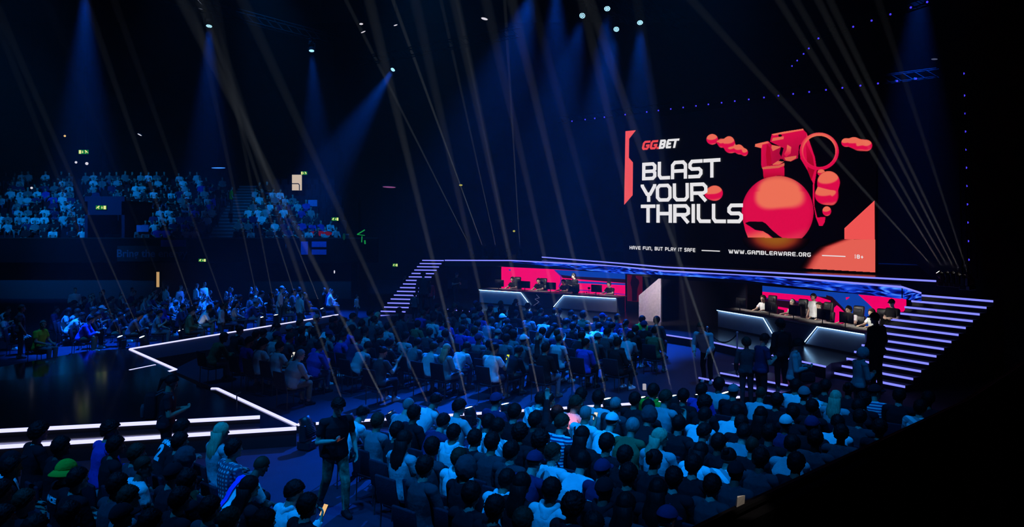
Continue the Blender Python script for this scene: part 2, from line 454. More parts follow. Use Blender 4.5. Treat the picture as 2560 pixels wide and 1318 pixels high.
def arms(sh, el, wr, hd, pn, curl=.6):
    """mirrored pair of arms given for the right (+x) side"""
    m = lambda v: (-v[0], v[1], v[2])
    return (dict(sh=m(sh), el=m(el), wr=m(wr), hd=m(hd), pn=m(pn), curl=curl), dict(sh=sh, el=el, wr=wr, hd=hd, pn=pn, curl=curl))
def legs(L, R, hip, kn, an, to):
    m = lambda v: (-v[0], v[1], v[2])
    L.update(hip=m(hip), kn=m(kn), an=m(an), to=m(to)); R.update(hip=hip, kn=kn, an=an, to=to)
SIT = dict(hip=(.095, .03, .515), kn=(.125, .45, .515), an=(.125, .42, .095), to=(.14, .56, .036))
def seated(lean, el, wr, hd, pn, curl=.6, look=(0, 0), roll=0, armsL=None, girth=1.0, kn=None):
    s, c = math.sin(lean), math.cos(lean)
    p0 = Vector((0, 0, .53))
    up = lambda h, f=0: (0, p0.y + s * h + c * f - (.015 if h > .2 else 0), p0.z + c * h - s * f)
    sx = lambda h, x: (x, s * h - .02, p0.z + c * h)
    J = dict(pelvis=tuple(p0), chest=up(.30), neck=up(.525), head=(0, s * .645 + .035, p0.z + c * .585 + .098), look=look, roll=roll, girth=girth)
    L, R = arms(sx(.455, .185), el, wr, hd, pn, curl)
    if armsL: L.update({k: v for k, v in armsL.items()})
    legs(L, R, **(kn or SIT)); J['l'] = L; J['r'] = R
    return J
def standing(lean, el, wr, hd, pn, curl=.5, look=(0, 0), armsL=None, feet=None, girth=1.0):
    s, c = math.sin(lean), math.cos(lean); p0 = Vector((0, 0, .93))
    J = dict(pelvis=tuple(p0), chest=(0, s * .31, .93 + c * .31), neck=(0, s * .54 - .01, .93 + c * .54), head=(0, s * .685 + .03, .93 + c * .605 + .096), look=look, girth=girth)
    L, R = arms((.19, s * .46 - .02, .93 + c * .47), el, wr, hd, pn, curl)
    if armsL: L.update({k: v for k, v in armsL.items()})
    if feet:
        L.update(feet[0]); R.update(feet[1])
    else: legs(L, R, (.09, 0, .90), (.10, .02, .49), (.11, -.02, .085), (.135, .13, .036))
    J['l'] = L; J['r'] = R
    return J
POSES = {
 'upright': seated(.06, (.25, .07, .74), (.12, .30, .655), (-.25, 1, -.15), (0, -.2, -1), .5),
 'forward': seated(.50, (.215, .36, .635), (.06, .52, .70), (-.75, .5, .15), (0, 0, -1), .8, (0, -.25)),
 'hunched': seated(.72, (.205, .42, .60), (.05, .56, .56), (-.5, .8, -.3), (0, 0, -1), .7, (.15, -.55)),
 'slouch': seated(-.16, (.27, .03, .76), (.07, .22, .72), (-.8, .5, 0), (0, -.2, -1), .6, (0, .05),
                  kn=dict(hip=(.095, .06, .505), kn=(.16, .47, .50), an=(.15, .55, .095), to=(.17, .69, .036))),
 'phone': seated(.20, (.30, .16, .76), (.245, .36, .90), (-.25, .45, .85), (-.5, -.8, .2), .9, (-.35, -.30),
                  armsL=dict(el=(-.25, .15, .735), wr=(-.12, .36, .655), hd=(.25, 1, -.15), pn=(0, -.2, -1), curl=.5)),
 'turned': seated(.18, (.25, .12, .73), (.12, .33, .66), (-.25, 1, -.1), (0, -.2, -1), .5, (-.75, -.05)),
 'turned_left': seated(.24, (.24, .20, .71), (.10, .38, .66), (-.3, 1, -.1), (0, -.2, -1), .5, (.7, 0)),
 'arm_up': seated(.12, (.25, .10, .73), (.12, .32, .66), (-.25, 1, -.1), (0, -.2, -1), .5, (0, .05),
                  armsL=dict(sh=(-.19, .03, 1.0), el=(-.30, .16, 1.16), wr=(-.33, .22, 1.40), hd=(-.1, .1, 1), pn=(.6, -.7, 0), curl=.35)),
 'broad': seated(.42, (.27, .28, .67), (.10, .44, .66), (-.6, .8, 0), (0, 0, -1), .6, (0, -.3), girth=1.22),
 'desk': seated(.20, (.27, .20, .80), (.17, .44, .80), (-.2, 1, 0), (0, 0, -1), .35, (0, -.08)),
 'stand': standing(.03, (.26, -.02, 1.13), (.25, .10, .90), (0, .25, -1), (-1, .1, 0), .5, (0, -.08)),
 'walk_phone': standing(.14, (.27, .0, 1.11), (.14, .26, 1.17), (-.45, .85, .25), (0, -.3, 1), .9, (0, -.55),
                  armsL=dict(el=(-.29, -.02, 1.13), wr=(-.28, .12, .92), hd=(0, .3, -1), pn=(1, .1, 0), curl=.5),
                  feet=(dict(hip=(-.09, 0, .90), kn=(-.10, .16, .50), an=(-.09, .17, .085), to=(-.10, .32, .036)),
                        dict(hip=(.09, 0, .90), kn=(.10, -.10, .50), an=(.11, -.36, .13), to=(.12, -.24, .036)))),
 'stoop': standing(.62, (.25, .30, 1.02), (.17, .44, .86), (-.1, .4, -1), (-1, 0, 0), .5, (.2, -.45),
                  feet=(dict(hip=(-.09, -.08, .88), kn=(-.11, .05, .48), an=(-.11, -.03, .085), to=(-.14, .12, .036)),
                        dict(hip=(.09, -.08, .88), kn=(.11, -.02, .49), an=(.12, -.16, .085), to=(.13, -.01, .036)))),
 'hold': standing(.10, (.26, .06, 1.10), (.08, .30, 1.16), (-.6, .7, .2), (0, -.5, 1), .9, (0, -.40)),
 'arms_folded': standing(.02, (.26, .06, 1.13), (-.02, .24, 1.15), (-1, .1, .1), (0, -1, 0), .5, (.2, -.1)),
}
PROTO = {k: build_proto(J) for k, J in POSES.items()}

# --- hair and headgear, in head space (y forward, z up)
def shell(low, grow, puff=lambda az, el: 0.0, n=40, m=18, thick=.012, top_el=math.pi / 2):
    """cap-like shell over the skull; low(az) = lowest elevation at azimuth az (0 = front)"""
    vs = []; fs = []
    for lay in (0, 1):
        for i in range(n):
            az = 2 * math.pi * i / n
            for j in range(m):
                e0 = low(az); el = e0 + (top_el - e0) * j / (m - 1)
                k = grow - (thick if lay else 0) + puff(az, el) * (1 if not lay else .3)
                r = Vector((math.sin(az) * math.cos(el) * (.080 + k), math.cos(az) * math.cos(el) * (.100 + k), math.sin(el) * (.104 + k)))
                vs.append(r + Vector((0, -.012, .022)))
    B = n * m
    for i in range(n):
        i2 = (i + 1) % n
        for j in range(m - 1):
            fs.append((i*m+j, i2*m+j, i2*m+j+1, i*m+j+1)); fs.append((B+i*m+j, B+i*m+j+1, B+i2*m+j+1, B+i2*m+j))
        fs.append((i*m, B+i*m, B+i2*m, i2*m))
    return vs, fs
def smooth_low(front, side, back):
    def f(az):
        c = math.cos(az)
        if c > 0: return side + (front - side) * c ** .8
        return side + (back - side) * (-c) ** .7
    return f
def nz(az, el, s=1.0, a=.006):
    return a * noise.noise(Vector((math.sin(az) * 4 * s, math.cos(az) * 4 * s, el * 4 * s)))
def hair_mesh(kind):
    mb = MB(); m = None
    if kind == 'short':
        mb.add(*shell(smooth_low(.50, -.16, -.78), .024, lambda a, e: nz(a, e, 2.0, .016), 48, 22), m)
    elif kind == 'crop':
        mb.add(*shell(smooth_low(.58, -.05, -.66), .010, lambda a, e: nz(a, e, 2.5, .003)), m)
    elif kind == 'curly':
        mb.add(*shell(smooth_low(.42, -.20, -.75), .040, lambda a, e: nz(a, e, 3.2, .026), 56, 26), m)
    elif kind == 'bob':
        mb.add(*shell(smooth_low(.50, -.75, -.95), .022, lambda a, e: nz(a, e, 1.2, .008)), m)
    elif kind in ('long', 'tail', 'bun'):
        mb.add(*shell(smooth_low(.48, -.35 if kind == 'long' else -.05, -.70 if kind == 'long' else -.45), .020, lambda a, e: nz(a, e, 1.2, .008)), m)
        if kind == 'long':
            prof = [(.02, .098, .078), (-.08, .104, .074), (-.17, .112, .066), (-.27, .110, .052), (-.36, .085, .032), (-.40, .04, .015)]
            vs = []; fs = []; seg = 20
            for k, (z, rx, ry) in enumerate(prof):
                for i in range(seg):
                    t = 2 * math.pi * i / seg; w = 1 + .08 * math.sin(7 * t + k)
                    vs.append((rx * math.cos(t) * w, -.055 - .09 * (1 if z < -.1 else .3) - .02 * k * (k > 2) * .3 + ry * math.sin(t) * w, z))
            for k in range(len(prof) - 1):
                for i in range(seg):
                    fs.append((k*seg+i, (k+1)*seg+i, (k+1)*seg+(i+1)%seg, k*seg+(i+1)%seg))
            fs.append(list(range(seg))); fs.append(list(range((len(prof)-1)*seg, len(prof)*seg))[::-1])
            mb.add(vs, fs, m)
        elif kind == 'tail':
            b = BodyMB(); b.cap((0, -.115, .05), (0, -.175, .0), .028, .034); b.cap((0, -.175, .0), (0, -.165, -.20), .036, .012)
            mb.add(b.v, b.f, m)
        else:
            mb.sphere((0, -.12, .095), .045, m, 14, 10)
    elif kind == 'cap':
        mb.add(*shell(smooth_low(.30, .12, -.05), .022, lambda a, e: 0), m)
        vs = []; fs = []
        for lay, dz in ((0, .004), (1, -.006)):
            for j in range(5):
                for i in range(13):
                    a = -1.15 + 2.3 * i / 12; r = j / 4
                    vs.append((math.sin(a) * (.098 + .012 * r), -.012 + math.cos(a) * (.118 + .075 * r * math.cos(a * .8)), .058 - .022 * r + dz - .010 * (math.sin(a) ** 2)))
        for j in range(4):
            for i in range(12):
                a = j * 13 + i; fs.append((a, a+1, a+14, a+13)); fs.append((65+a, 65+a+13, 65+a+14, 65+a+1))
        for i in range(12): fs.append((52+i, 53+i, 118+i, 117+i))
        mb.add(vs, fs, m); mb.sphere((0, -.012, .152), .009, m, 8, 6)
        mb.add(*shell(lambda az: -.05 if math.cos(az) > .2 else -.50, .004, lambda a, e: 0, 30, 6, .006, .10), m)
    elif kind == 'beanie':
        mb.add(*shell(smooth_low(.34, -.02, -.28), .026, lambda a, e: .004 * math.sin(a * 30) if e < .3 else 0, 60), m)
    elif kind == 'bucket':
        mb.add(*shell(lambda az: .12, .030, lambda a, e: nz(a, e, 1.5, .006)), m)
        vs = []; fs = []; n = 36
        for lay in (0, 1):
            for (r, z) in ((.0, .042), (.035, .020), (.075, -.012)):
                for i in range(n):
                    a = 2 * math.pi * i / n
                    vs.append((math.sin(a) * (.105 + r), -.012 + math.cos(a) * (.125 + r), z - .008 * lay + .004 * math.sin(3 * a)))
        for lay in (0, 1):
            for k in range(2):
                for i in range(n):
                    a = lay*3*n + k*n
                    q = (a+i, a+(i+1)%n, a+n+(i+1)%n, a+n+i); fs.append(q[::-1] if lay else q)
        for i in range(n): fs.append((2*n+i, 2*n+(i+1)%n, 5*n+(i+1)%n, 5*n+i))
        mb.add(vs, fs, m)
    elif kind == 'hood':
        mb.add(*shell(lambda az: .62 if math.cos(az) > .75 else (-.2 if math.cos(az) > .45 else -.95), .045, lambda a, e: nz(a, e, 1, .012), 48, 22), m)
    elif kind == 'headset':
        pass
    me = mb.mesh('hair_' + kind, True)
    return me
HAIR = {k: hair_mesh(k) for k in ('short', 'crop', 'curly', 'bob', 'long', 'tail', 'bun', 'cap', 'beanie', 'bucket', 'hood')}
def headset_mesh():
    mb = MB()
    pts = [Vector((math.cos(a) * .105, -.01, .02 + math.sin(a) * .125)) for a in [math.pi * k / 12 for k in range(13)]]
    mb.path(pts, .011, M_plastic)
    for sx in (-1, 1): mb.lathe([(.02, -.018), (.038, -.014), (.040, .012), (.03, .018)], M_plastic, 16, Matrix.Translation((sx * .098, -.008, -.004)) @ Matrix.Rotation(math.pi / 2, 4, 'Y'))
    mb.path([(-.1, .0, -.02), (-.09, .07, -.06), (-.04, .105, -.07)], .004, M_plastic)
    return mb.mesh('headset', True)
HEADSET = headset_mesh()

def cloth(name, col, rough=.9, vary=.10):
    m = mat(name, col, rough, .08, 0, vary, 5, .35, 22); COLOR_OF[m.name] = col; return m
CL = {
 'white': cloth('white_cotton', (.74, .74, .76)), 'offwhite': cloth('offwhite_cotton', (.50, .50, .52)), 'lightgrey': cloth('light_grey_cotton', (.34, .35, .37)),
 'grey': cloth('grey_cotton', (.16, .165, .18)), 'darkgrey': cloth('charcoal_cotton', (.045, .046, .055)), 'black': cloth('black_cotton', (.012, .012, .015)),
 'navy': cloth('navy_cotton', (.02, .03, .10)), 'blue': cloth('royal_blue_cotton', (.04, .06, .42)), 'green': cloth('green_cotton', (.06, .42, .03)),
 'olive': cloth('olive_cotton', (.10, .11, .05)), 'maroon': cloth('maroon_cotton', (.10, .015, .02)), 'yellowgreen': cloth('lime_cotton', (.40, .62, .05)),
 'salmon': cloth('salmon_cotton', (.95, .42, .36)), 'denim': cloth('denim', (.05, .08, .16)), 'denimlight': cloth('light_denim', (.18, .23, .30)),
 'khaki': cloth('khaki_twill', (.22, .19, .13)), 'teal': cloth('teal_cotton', (.16, .30, .32)), 'red': cloth('red_cotton', (.35, .02, .03)),
}
def striped(name, a, b, scale, direction='Z', plaid=False):
    m = bpy.data.materials.new(name); m.use_nodes = True; nt = m.node_tree; bs = nt.nodes['Principled BSDF']; bs.inputs['Roughness'].default_value = .9
    tc = nt.nodes.new('ShaderNodeTexCoord'); w = nt.nodes.new('ShaderNodeTexWave'); w.bands_direction = direction; w.inputs['Scale'].default_value = scale; w.inputs['Distortion'].default_value = .4
    rp = nt.nodes.new('ShaderNodeValToRGB'); rp.color_ramp.interpolation = 'LINEAR'
    rp.color_ramp.elements[0].position = .42; rp.color_ramp.elements[1].position = .58
    rp.color_ramp.elements[0].color = a + (1,); rp.color_ramp.elements[1].color = b + (1,)
    nt.links.new(tc.outputs['Object'], w.inputs['Vector']); src = w.outputs['Fac']
    if plaid:
        w2 = nt.nodes.new('ShaderNodeTexWave'); w2.bands_direction = 'X'; w2.inputs['Scale'].default_value = scale
        nt.links.new(tc.outputs['Object'], w2.inputs['Vector']); mx = nt.nodes.new('ShaderNodeMath'); mx.operation = 'MULTIPLY'
        nt.links.new(w.outputs['Fac'], mx.inputs[0]); nt.links.new(w2.outputs['Fac'], mx.inputs[1]); src = mx.outputs[0]
        rp.color_ramp.elements[0].position = .25; rp.color_ramp.elements[1].position = .6
    nt.links.new(src, rp.inputs['Fac']); nt.links.new(rp.outputs['Color'], bs.inputs['Base Color'])
    return m
CL['stripe'] = striped('striped_jersey', (.02, .03, .12), (.6, .6, .65), 7)
CL['plaid'] = striped('plaid_flannel', (.05, .06, .10), (.42, .44, .48), 6, 'Z', True)
CL['print'] = striped('printed_cotton', (.30, .32, .34), (.78, .78, .80), 3.2, 'DIAGONAL')
CL['camo'] = mat('camouflage_twill', (.13, .14, .09), .9, .1, 0, .75, 9, .3, 25)
HC = {'black': mat('black_hair', (.008, .007, .007), .45, .4, 0, .3, 30, .3, 60, (1, 1, .2)), 'brown': mat('brown_hair', (.035, .02, .012), .5, .35, 0, .3, 30, .3, 60, (1, 1, .2)),
      'blond': mat('blond_hair', (.40, .34, .20), .5, .35, 0, .25, 30, .3, 60, (1, 1, .2)), 'grey': mat('grey_hair', (.20, .20, .20), .5, .3, 0, .25, 30, .3, 60, (1, 1, .2))}
CN = {'white': 'white', 'offwhite': 'pale grey', 'lightgrey': 'light grey', 'grey': 'grey', 'darkgrey': 'charcoal', 'black': 'black', 'navy': 'navy', 'blue': 'royal blue', 'green': 'green',
      'olive': 'olive', 'maroon': 'maroon', 'yellowgreen': 'lime green', 'salmon': 'salmon pink', 'stripe': 'striped', 'plaid': 'plaid', 'print': 'white patterned', 'teal': 'teal', 'red': 'red', 'denim': 'denim', 'camo': 'camouflage'}
GN = {'tee': 'T-shirt', 'long': 'sweater', 'hoodie': 'hoodie', 'tank': 'tank top'}
def headname(hair, hc):
    if hair in ('cap', 'beanie'): return '%s %s' % (CN.get(hc, hc), hair)
    if hair == 'bucket': return 'green bucket hat'
    if hair == 'hood': return 'raised %s hood' % CN.get(hc, hc)
    d = {'short': 'short %s hair', 'crop': 'cropped %s hair', 'curly': 'curly %s hair', 'bob': '%s bob', 'long': 'long %s hair', 'tail': '%s ponytail', 'bun': '%s hair bun'}[hair]
    return d % hc
for m_, c_ in ((M_skin, (.46, .30, .23)), (M_skin2, (.30, .18, .12)), (M_skin3, (.12, .07, .05)), (HC['black'], (.006, .0055, .0055)), (HC['brown'], (.04, .023, .014)), (HC['blond'], (.42, .36, .22)), (HC['grey'], (.20, .20, .20))):
    COLOR_OF[m_.name] = c_
PATTERNED = {}
def setm(o, m, base=None):
    """plain colours ride on the object, patterns get their own copy of the mesh"""
    if m.name in COLOR_OF:
        if not o.data.materials: o.data.materials.append(base or G_cloth)
        elif o.data.materials[0] is None: o.data.materials[0] = base or G_cloth
        o.color = tuple(COLOR_OF[m.name]) + (1,)
    else:
        k = (o.data.name, m.name)
        if k not in PATTERNED:
            PATTERNED[k] = o.data.copy(); PATTERNED[k].materials.clear(); PATTERNED[k].materials.append(m)
        o.data = PATTERNED[k]
NP = [0]
def person(pose, loc, rz, top='tee', topc='black', legc='darkgrey', hair='short', hc='black', skin=None, scale=1.0, legs_='trousers', shoec='darkgrey', label='person', group=None, yaw=None):
    pr = PROTO[pose]
    o = newobj('person', pr['body']); o.location = loc; o.rotation_euler.z = rz; o.scale = (scale,) * 3
    NP[0] += 1
    skin = skin or (M_skin, M_skin, M_skin2, M_skin, M_skin3, M_skin2)[NP[0] * 7 % 6]
    setm(o, skin)
    tag(o, label, 'person', group)
    nm = {'tee': 't_shirt', 'long': 'sweater', 'hoodie': 'hoodie', 'tank': 'tank_top'}[top]
    t = newobj(nm, pr[top], o); setm(t, CL[topc])
    l = newobj(legs_, pr[legs_], o); setm(l, CL[legc])
    s = newobj('shoes', pr['shoes'], o); setm(s, CL[shoec])
    hn = 'hair' if hair not in ('cap', 'beanie', 'bucket', 'hood') else {'cap': 'baseball_cap', 'beanie': 'beanie', 'bucket': 'bucket_hat', 'hood': 'raised_hood'}[hair]
    hat = hair in ('cap', 'beanie', 'bucket', 'hood')
    h = newobj(hn, HAIR[hair], o); h.matrix_local = pr['HM']
    setm(h, HC[hc] if hc in HC and hair not in ('cap', 'beanie', 'bucket', 'hood') else CL[hc], None if hat else G_hair)
    if hair in ('cap', 'bucket', 'beanie'):
        h2 = newobj('hair', HAIR['crop'], o); h2.matrix_local = pr['HM']; setm(h2, HC['brown' if NP[0] % 3 else 'black'], G_hair)
    return o
# ------------------------------------------------------------------ the hall
def flat(name, poly, z0, z1, m, mside=None):
    mb = MB(); mb.prism([(p[0], p[1]) for p in poly], z0, z1, m, mside); return mb.build(name)
def ccw(poly):
    a = sum(poly[i][0] * poly[(i+1) % len(poly)][1] - poly[(i+1) % len(poly)][0] * poly[i][1] for i in range(len(poly)))
    return poly if a > 0 else poly[::-1]
XL, XR, YB, YF, ZT = -44.0, 34.0, -6.0, 62.0, 21.0
struct(flat('floor', [(XL, YB), (XR, YB), (XR, YF), (XL, YF)], -.3, 0, M_floor))
struct(flat('ceiling', [(XL, YB), (XR, YB), (XR, YF), (XL, YF)], ZT, ZT + .3, M_wall))
for nm, a, b in (('wall_left', (XL - .3, YB, 0), (XL, YF, ZT)), ('wall_right', (XR, YB, 0), (XR + .3, YF, ZT)),
                 ('wall_back', (XL, YF, 0), (XR, YF + .3, ZT)), ('wall_front', (XL, YB - .3, 0), (XR, YB, ZT))):
    mb = MB(); mb.box(a, b, M_wall); struct(mb.build(nm))

ISL, DECK, LOW, UPP = .18, .45, .40, .57
p2 = lambda px, py, z: (lambda v: (v.x, v.y))(P(px, py, z))
# raised carpet island under the centre seats, its front edge lit
isl_a, isl_b = p2(741, 1062, ISL), p2(1849, 993, ISL)
deck_pts = [p2(1119, 774.5, DECK), p2(1440, 804, DECK), p2(1769, 854, DECK), p2(2064, 918, DECK)]
island = [isl_a, isl_b, p2(1990, 990, ISL), (8.6, 21.0), deck_pts[2], deck_pts[1], deck_pts[0], (-5.2, 36.4), p2(845, 801, ISL), p2(530, 876, ISL), p2(430, 926, ISL), p2(542, 974, ISL)]
struct(flat('floor_island', ccw(island), .001, ISL, M_carpet, M_black))
o = led_bar('island_edge_light', P(744, 1062, ISL + .015), P(1849, 993, ISL + .015), .05, .035)
tag(o, 'long white light strip along the front edge of the blue carpet island', 'light strip')
# stage deck of the player booths
deck = deck_pts + [(9.2, 21.9), (13.0, 24.3), (20, 31), (12, 47), (-6, 48), (-4.2, 37.5)]
struct(flat('stage_deck', ccw(deck), .001, DECK, M_deck, M_black))
for a, b in zip(deck_pts[:-1], deck_pts[1:]):
    o = led_bar('deck_edge_light', (a[0], a[1], DECK + .01), (b[0], b[1], DECK + .01), .045, .03, M_ledv)
    tag(o, 'violet light strip along the %s stretch of the low stage deck edge' % ('far', 'middle', 'near')[deck_pts.index(a)], 'light strip', 'deck edge light strips')
# two low steps from the island up to the deck
for i, (za, a, b, lab) in enumerate(((.36, (1801, 934), (1969, 965), 'upper'), (.27, (1747, 946), (1951, 984), 'lower'))):
    A, B = P(*a, za), P(*b, za)
    u = (B - A).normalized(); nb_ = Vector((-u.y, u.x, 0)); nb_ = nb_ if nb_.y > 0 else -nb_
    back = 1.2 - .2 * i
    poly = [(A.x, A.y), (B.x, B.y), (B.x + nb_.x * back, B.y + nb_.y * back), (A.x + nb_.x * back, A.y + nb_.y * back)]
    st = flat('stage_step', ccw(poly), ISL + .001 if i else .28, za, M_deck, M_black)
    tag(st, '%s of the two dark steps with violet lit nosing before the stage deck' % lab, 'step', 'steps before the deck')
    led_bar('led_strip', A + Vector((0, 0, .012)), B + Vector((0, 0, .012)), .04, .03, M_ledv, st)

# ------------------------------------------------------------------ stairs either side of the stage
def stairs(th, s0, w, t0, run, rise, n, below, k, label, mled, hb):
    u = Vector((math.cos(th), -math.sin(th), 0)); nn = Vector((-math.sin(th), -math.cos(th), 0)); C = Vector((0, 0, H))
    T = lambda p: C + (p - C) * k
    e = empty('stage_stairs', T(u * (s0 - w / 2) + nn * t0) * 1.0, label, 'stairs', 'stage stairs')
    e.location.z = 0; org = e.location.copy()
    mb = MB()
    for i in range(1 - below, n + 1):
        t = t0 - (i - 1) * run; z = i * rise
        c = [T(u * s + nn * tt + Vector((0, 0, z))) - org for s, tt in ((s0 - w, t), (s0, t), (s0, t - run * 1.6), (s0 - w, t - run * 1.6))]
        if c[0].z + org.z < .02: continue
        lo = T(Vector((0, 0, z - rise * 1.0))).z
        if i == n: lo = lo - .05
        bt = [(v.x, v.y, .001) for v in c]; tp = [tuple(v) for v in c]
        mb.add(bt + tp, [(4,5,6,7) if (c[1]-c[0]).cross(c[2]-c[1]).z > 0 else (7,6,5,4), (0,1,5,4), (1,2,6,5), (2,3,7,6), (3,0,4,7)], M_black)
    mb.build('steps', e)
    for i in range(1 - below, n + 1):
        t = t0 - (i - 1) * run + .02; z = i * rise - .03
        a, b = T(u * (s0 - w) + nn * t + Vector((0, 0, z))) - org, T(u * s0 + nn * t + Vector((0, 0, z))) - org
        if a.z < .03: continue
        led_bar('led_strip', a, b, hb, .02, mled, e)
    return e
stairs(1.0545, -12.35, 2.278, -18.98, .3485, .1715, 13, 0, 1.0, 'wide black stairs with thirteen glowing violet treads at right end of stage', M_ledv, .058)
stairs(.22, -14.45, 1.41, -39.45, .48, .175, 13, 3, .90, 'black stairs with glowing violet treads at far left end of stage', M_ledv, .055)

# ------------------------------------------------------------------ roof of the booths with lit double edge and ribbon display
RL, RU, RF = 2.65, 2.80, 2.34
rl_px = [(1112, 651), (1280, 651.5), (1540, 665), (1660, 678), (1860, 687), (1930, 691), (2255, 718)]
rl = [P(x, y, RL) for x, y in rl_px] + [P(2302, 733, 2.36)]
ru = [P(x, y, RU) for x, y in [(1355, 643), (1570, 660), (1660, 668), (2000, 685.5), (2340, 703)]]
canopy = empty('stage_canopy', (rl[4].x, rl[4].y, 0), 'black stage canopy with two violet light lines and blue ribbon screen over booths', 'canopy')
org = canopy.location.copy()
mb = MB()
back = Vector((4.5, 9.5, 0))
q = [v - org for v in rl[:-1]]; n = len(q)
for a, b in zip(q[:-1], q[1:]):
    A = Vector((a.x, a.y, RF)); B = Vector((b.x, b.y, RF))
    mb.add([A, B, B + back, A + back], [(0, 1, 2, 3)], M_black)                         # soffit
    A2 = Vector((a.x, a.y, RL + .02)); B2 = Vector((b.x, b.y, RL + .02))
    mb.add([A2, B2, B2 + back, A2 + back], [(3, 2, 1, 0)], M_deck)
    mb.add([A, B, B2, A2], [(3, 2, 1, 0)], M_black)
mb.build('slab', canopy)
mb = MB()
q2 = [v - org for v in ru]
for a, b in zip(q2[:-1], q2[1:]):
    A = Vector((a.x, a.y, RL + .03)); B = Vector((b.x, b.y, RL + .03)); A2 = Vector((a.x, a.y, RU)); B2 = Vector((b.x, b.y, RU))
    mb.add([A, B, B2, A2], [(0, 1, 2, 3)], M_black); mb.add([A2, B2, B2 + back, A2 + back], [(0, 1, 2, 3)], M_deck)
mb.build('upper_platform', canopy)
for a, b in zip(rl[:-1], rl[1:]): led_bar('led_strip', a - org, b - org, .055, .03, M_ledv, canopy)
for a, b in zip(ru[:-1], ru[1:]): led_bar('led_strip', a - org, b - org, .05, .03, M_ledv, canopy)
# ribbon display: moving blue streaks under the lower light line
mr = bpy.data.materials.new('ribbon_display'); mr.use_nodes = True; nt = mr.node_tree; nt.nodes.remove(nt.nodes['Principled BSDF'])
tc = nt.nodes.new('ShaderNodeTexCoord'); mp = nt.nodes.new('ShaderNodeMapping'); mp.inputs['Scale'].default_value = (.9, .9, 9)
nzn = nt.nodes.new('ShaderNodeTexNoise'); nzn.inputs['Scale'].default_value = 1.0; nzn.inputs['Detail'].default_value = 3; nzn.inputs['Distortion'].default_value = 1.4
rp = nt.nodes.new('ShaderNodeValToRGB'); cr = rp.color_ramp
cr.elements[0].position = .34; cr.elements[0].color = (.0005, .0006, .006, 1); cr.elements[1].position = .70; cr.elements[1].color = lin(90, 160, 255) + (1,)
e1 = cr.elements.new(.46); e1.color = lin(8, 20, 120) + (1,); mr.cycles.emission_sampling = 'NONE'; e2 = cr.elements.new(.57); e2.color = lin(20, 70, 230) + (1,)
em = nt.nodes.new('ShaderNodeEmission')
nt.links.new(tc.outputs['Object'], mp.inputs['Vector']); nt.links.new(mp.outputs['Vector'], nzn.inputs['Vector']); nt.links.new(nzn.outputs['Fac'], rp.inputs['Fac'])
nt.links.new(rp.outputs['Color'], em.inputs[0]); nt.links.new(em.outputs[0], nt.nodes['Material Output'].inputs['Surface'])
mb = MB(); hts = [0, .06, .30, .12, .16, .22, .31, .22]
for i, (a, b) in enumerate(zip(rl[1:-1], rl[2:])):
    A, B = a - org, b - org; nrm = Vector((B.y - A.y, A.x - B.x, 0)).normalized(); nrm = nrm if nrm.y < 0 else -nrm; A = A + nrm * .02; B = B + nrm * .02
    mb.add([A - Vector((0, 0, .03 + hts[i+1])), B - Vector((0, 0, .03 + hts[i+2])), B - Vector((0, 0, .03)), A - Vector((0, 0, .03))], [(0, 1, 2, 3)], mr)
mb.build('ribbon_display', canopy)

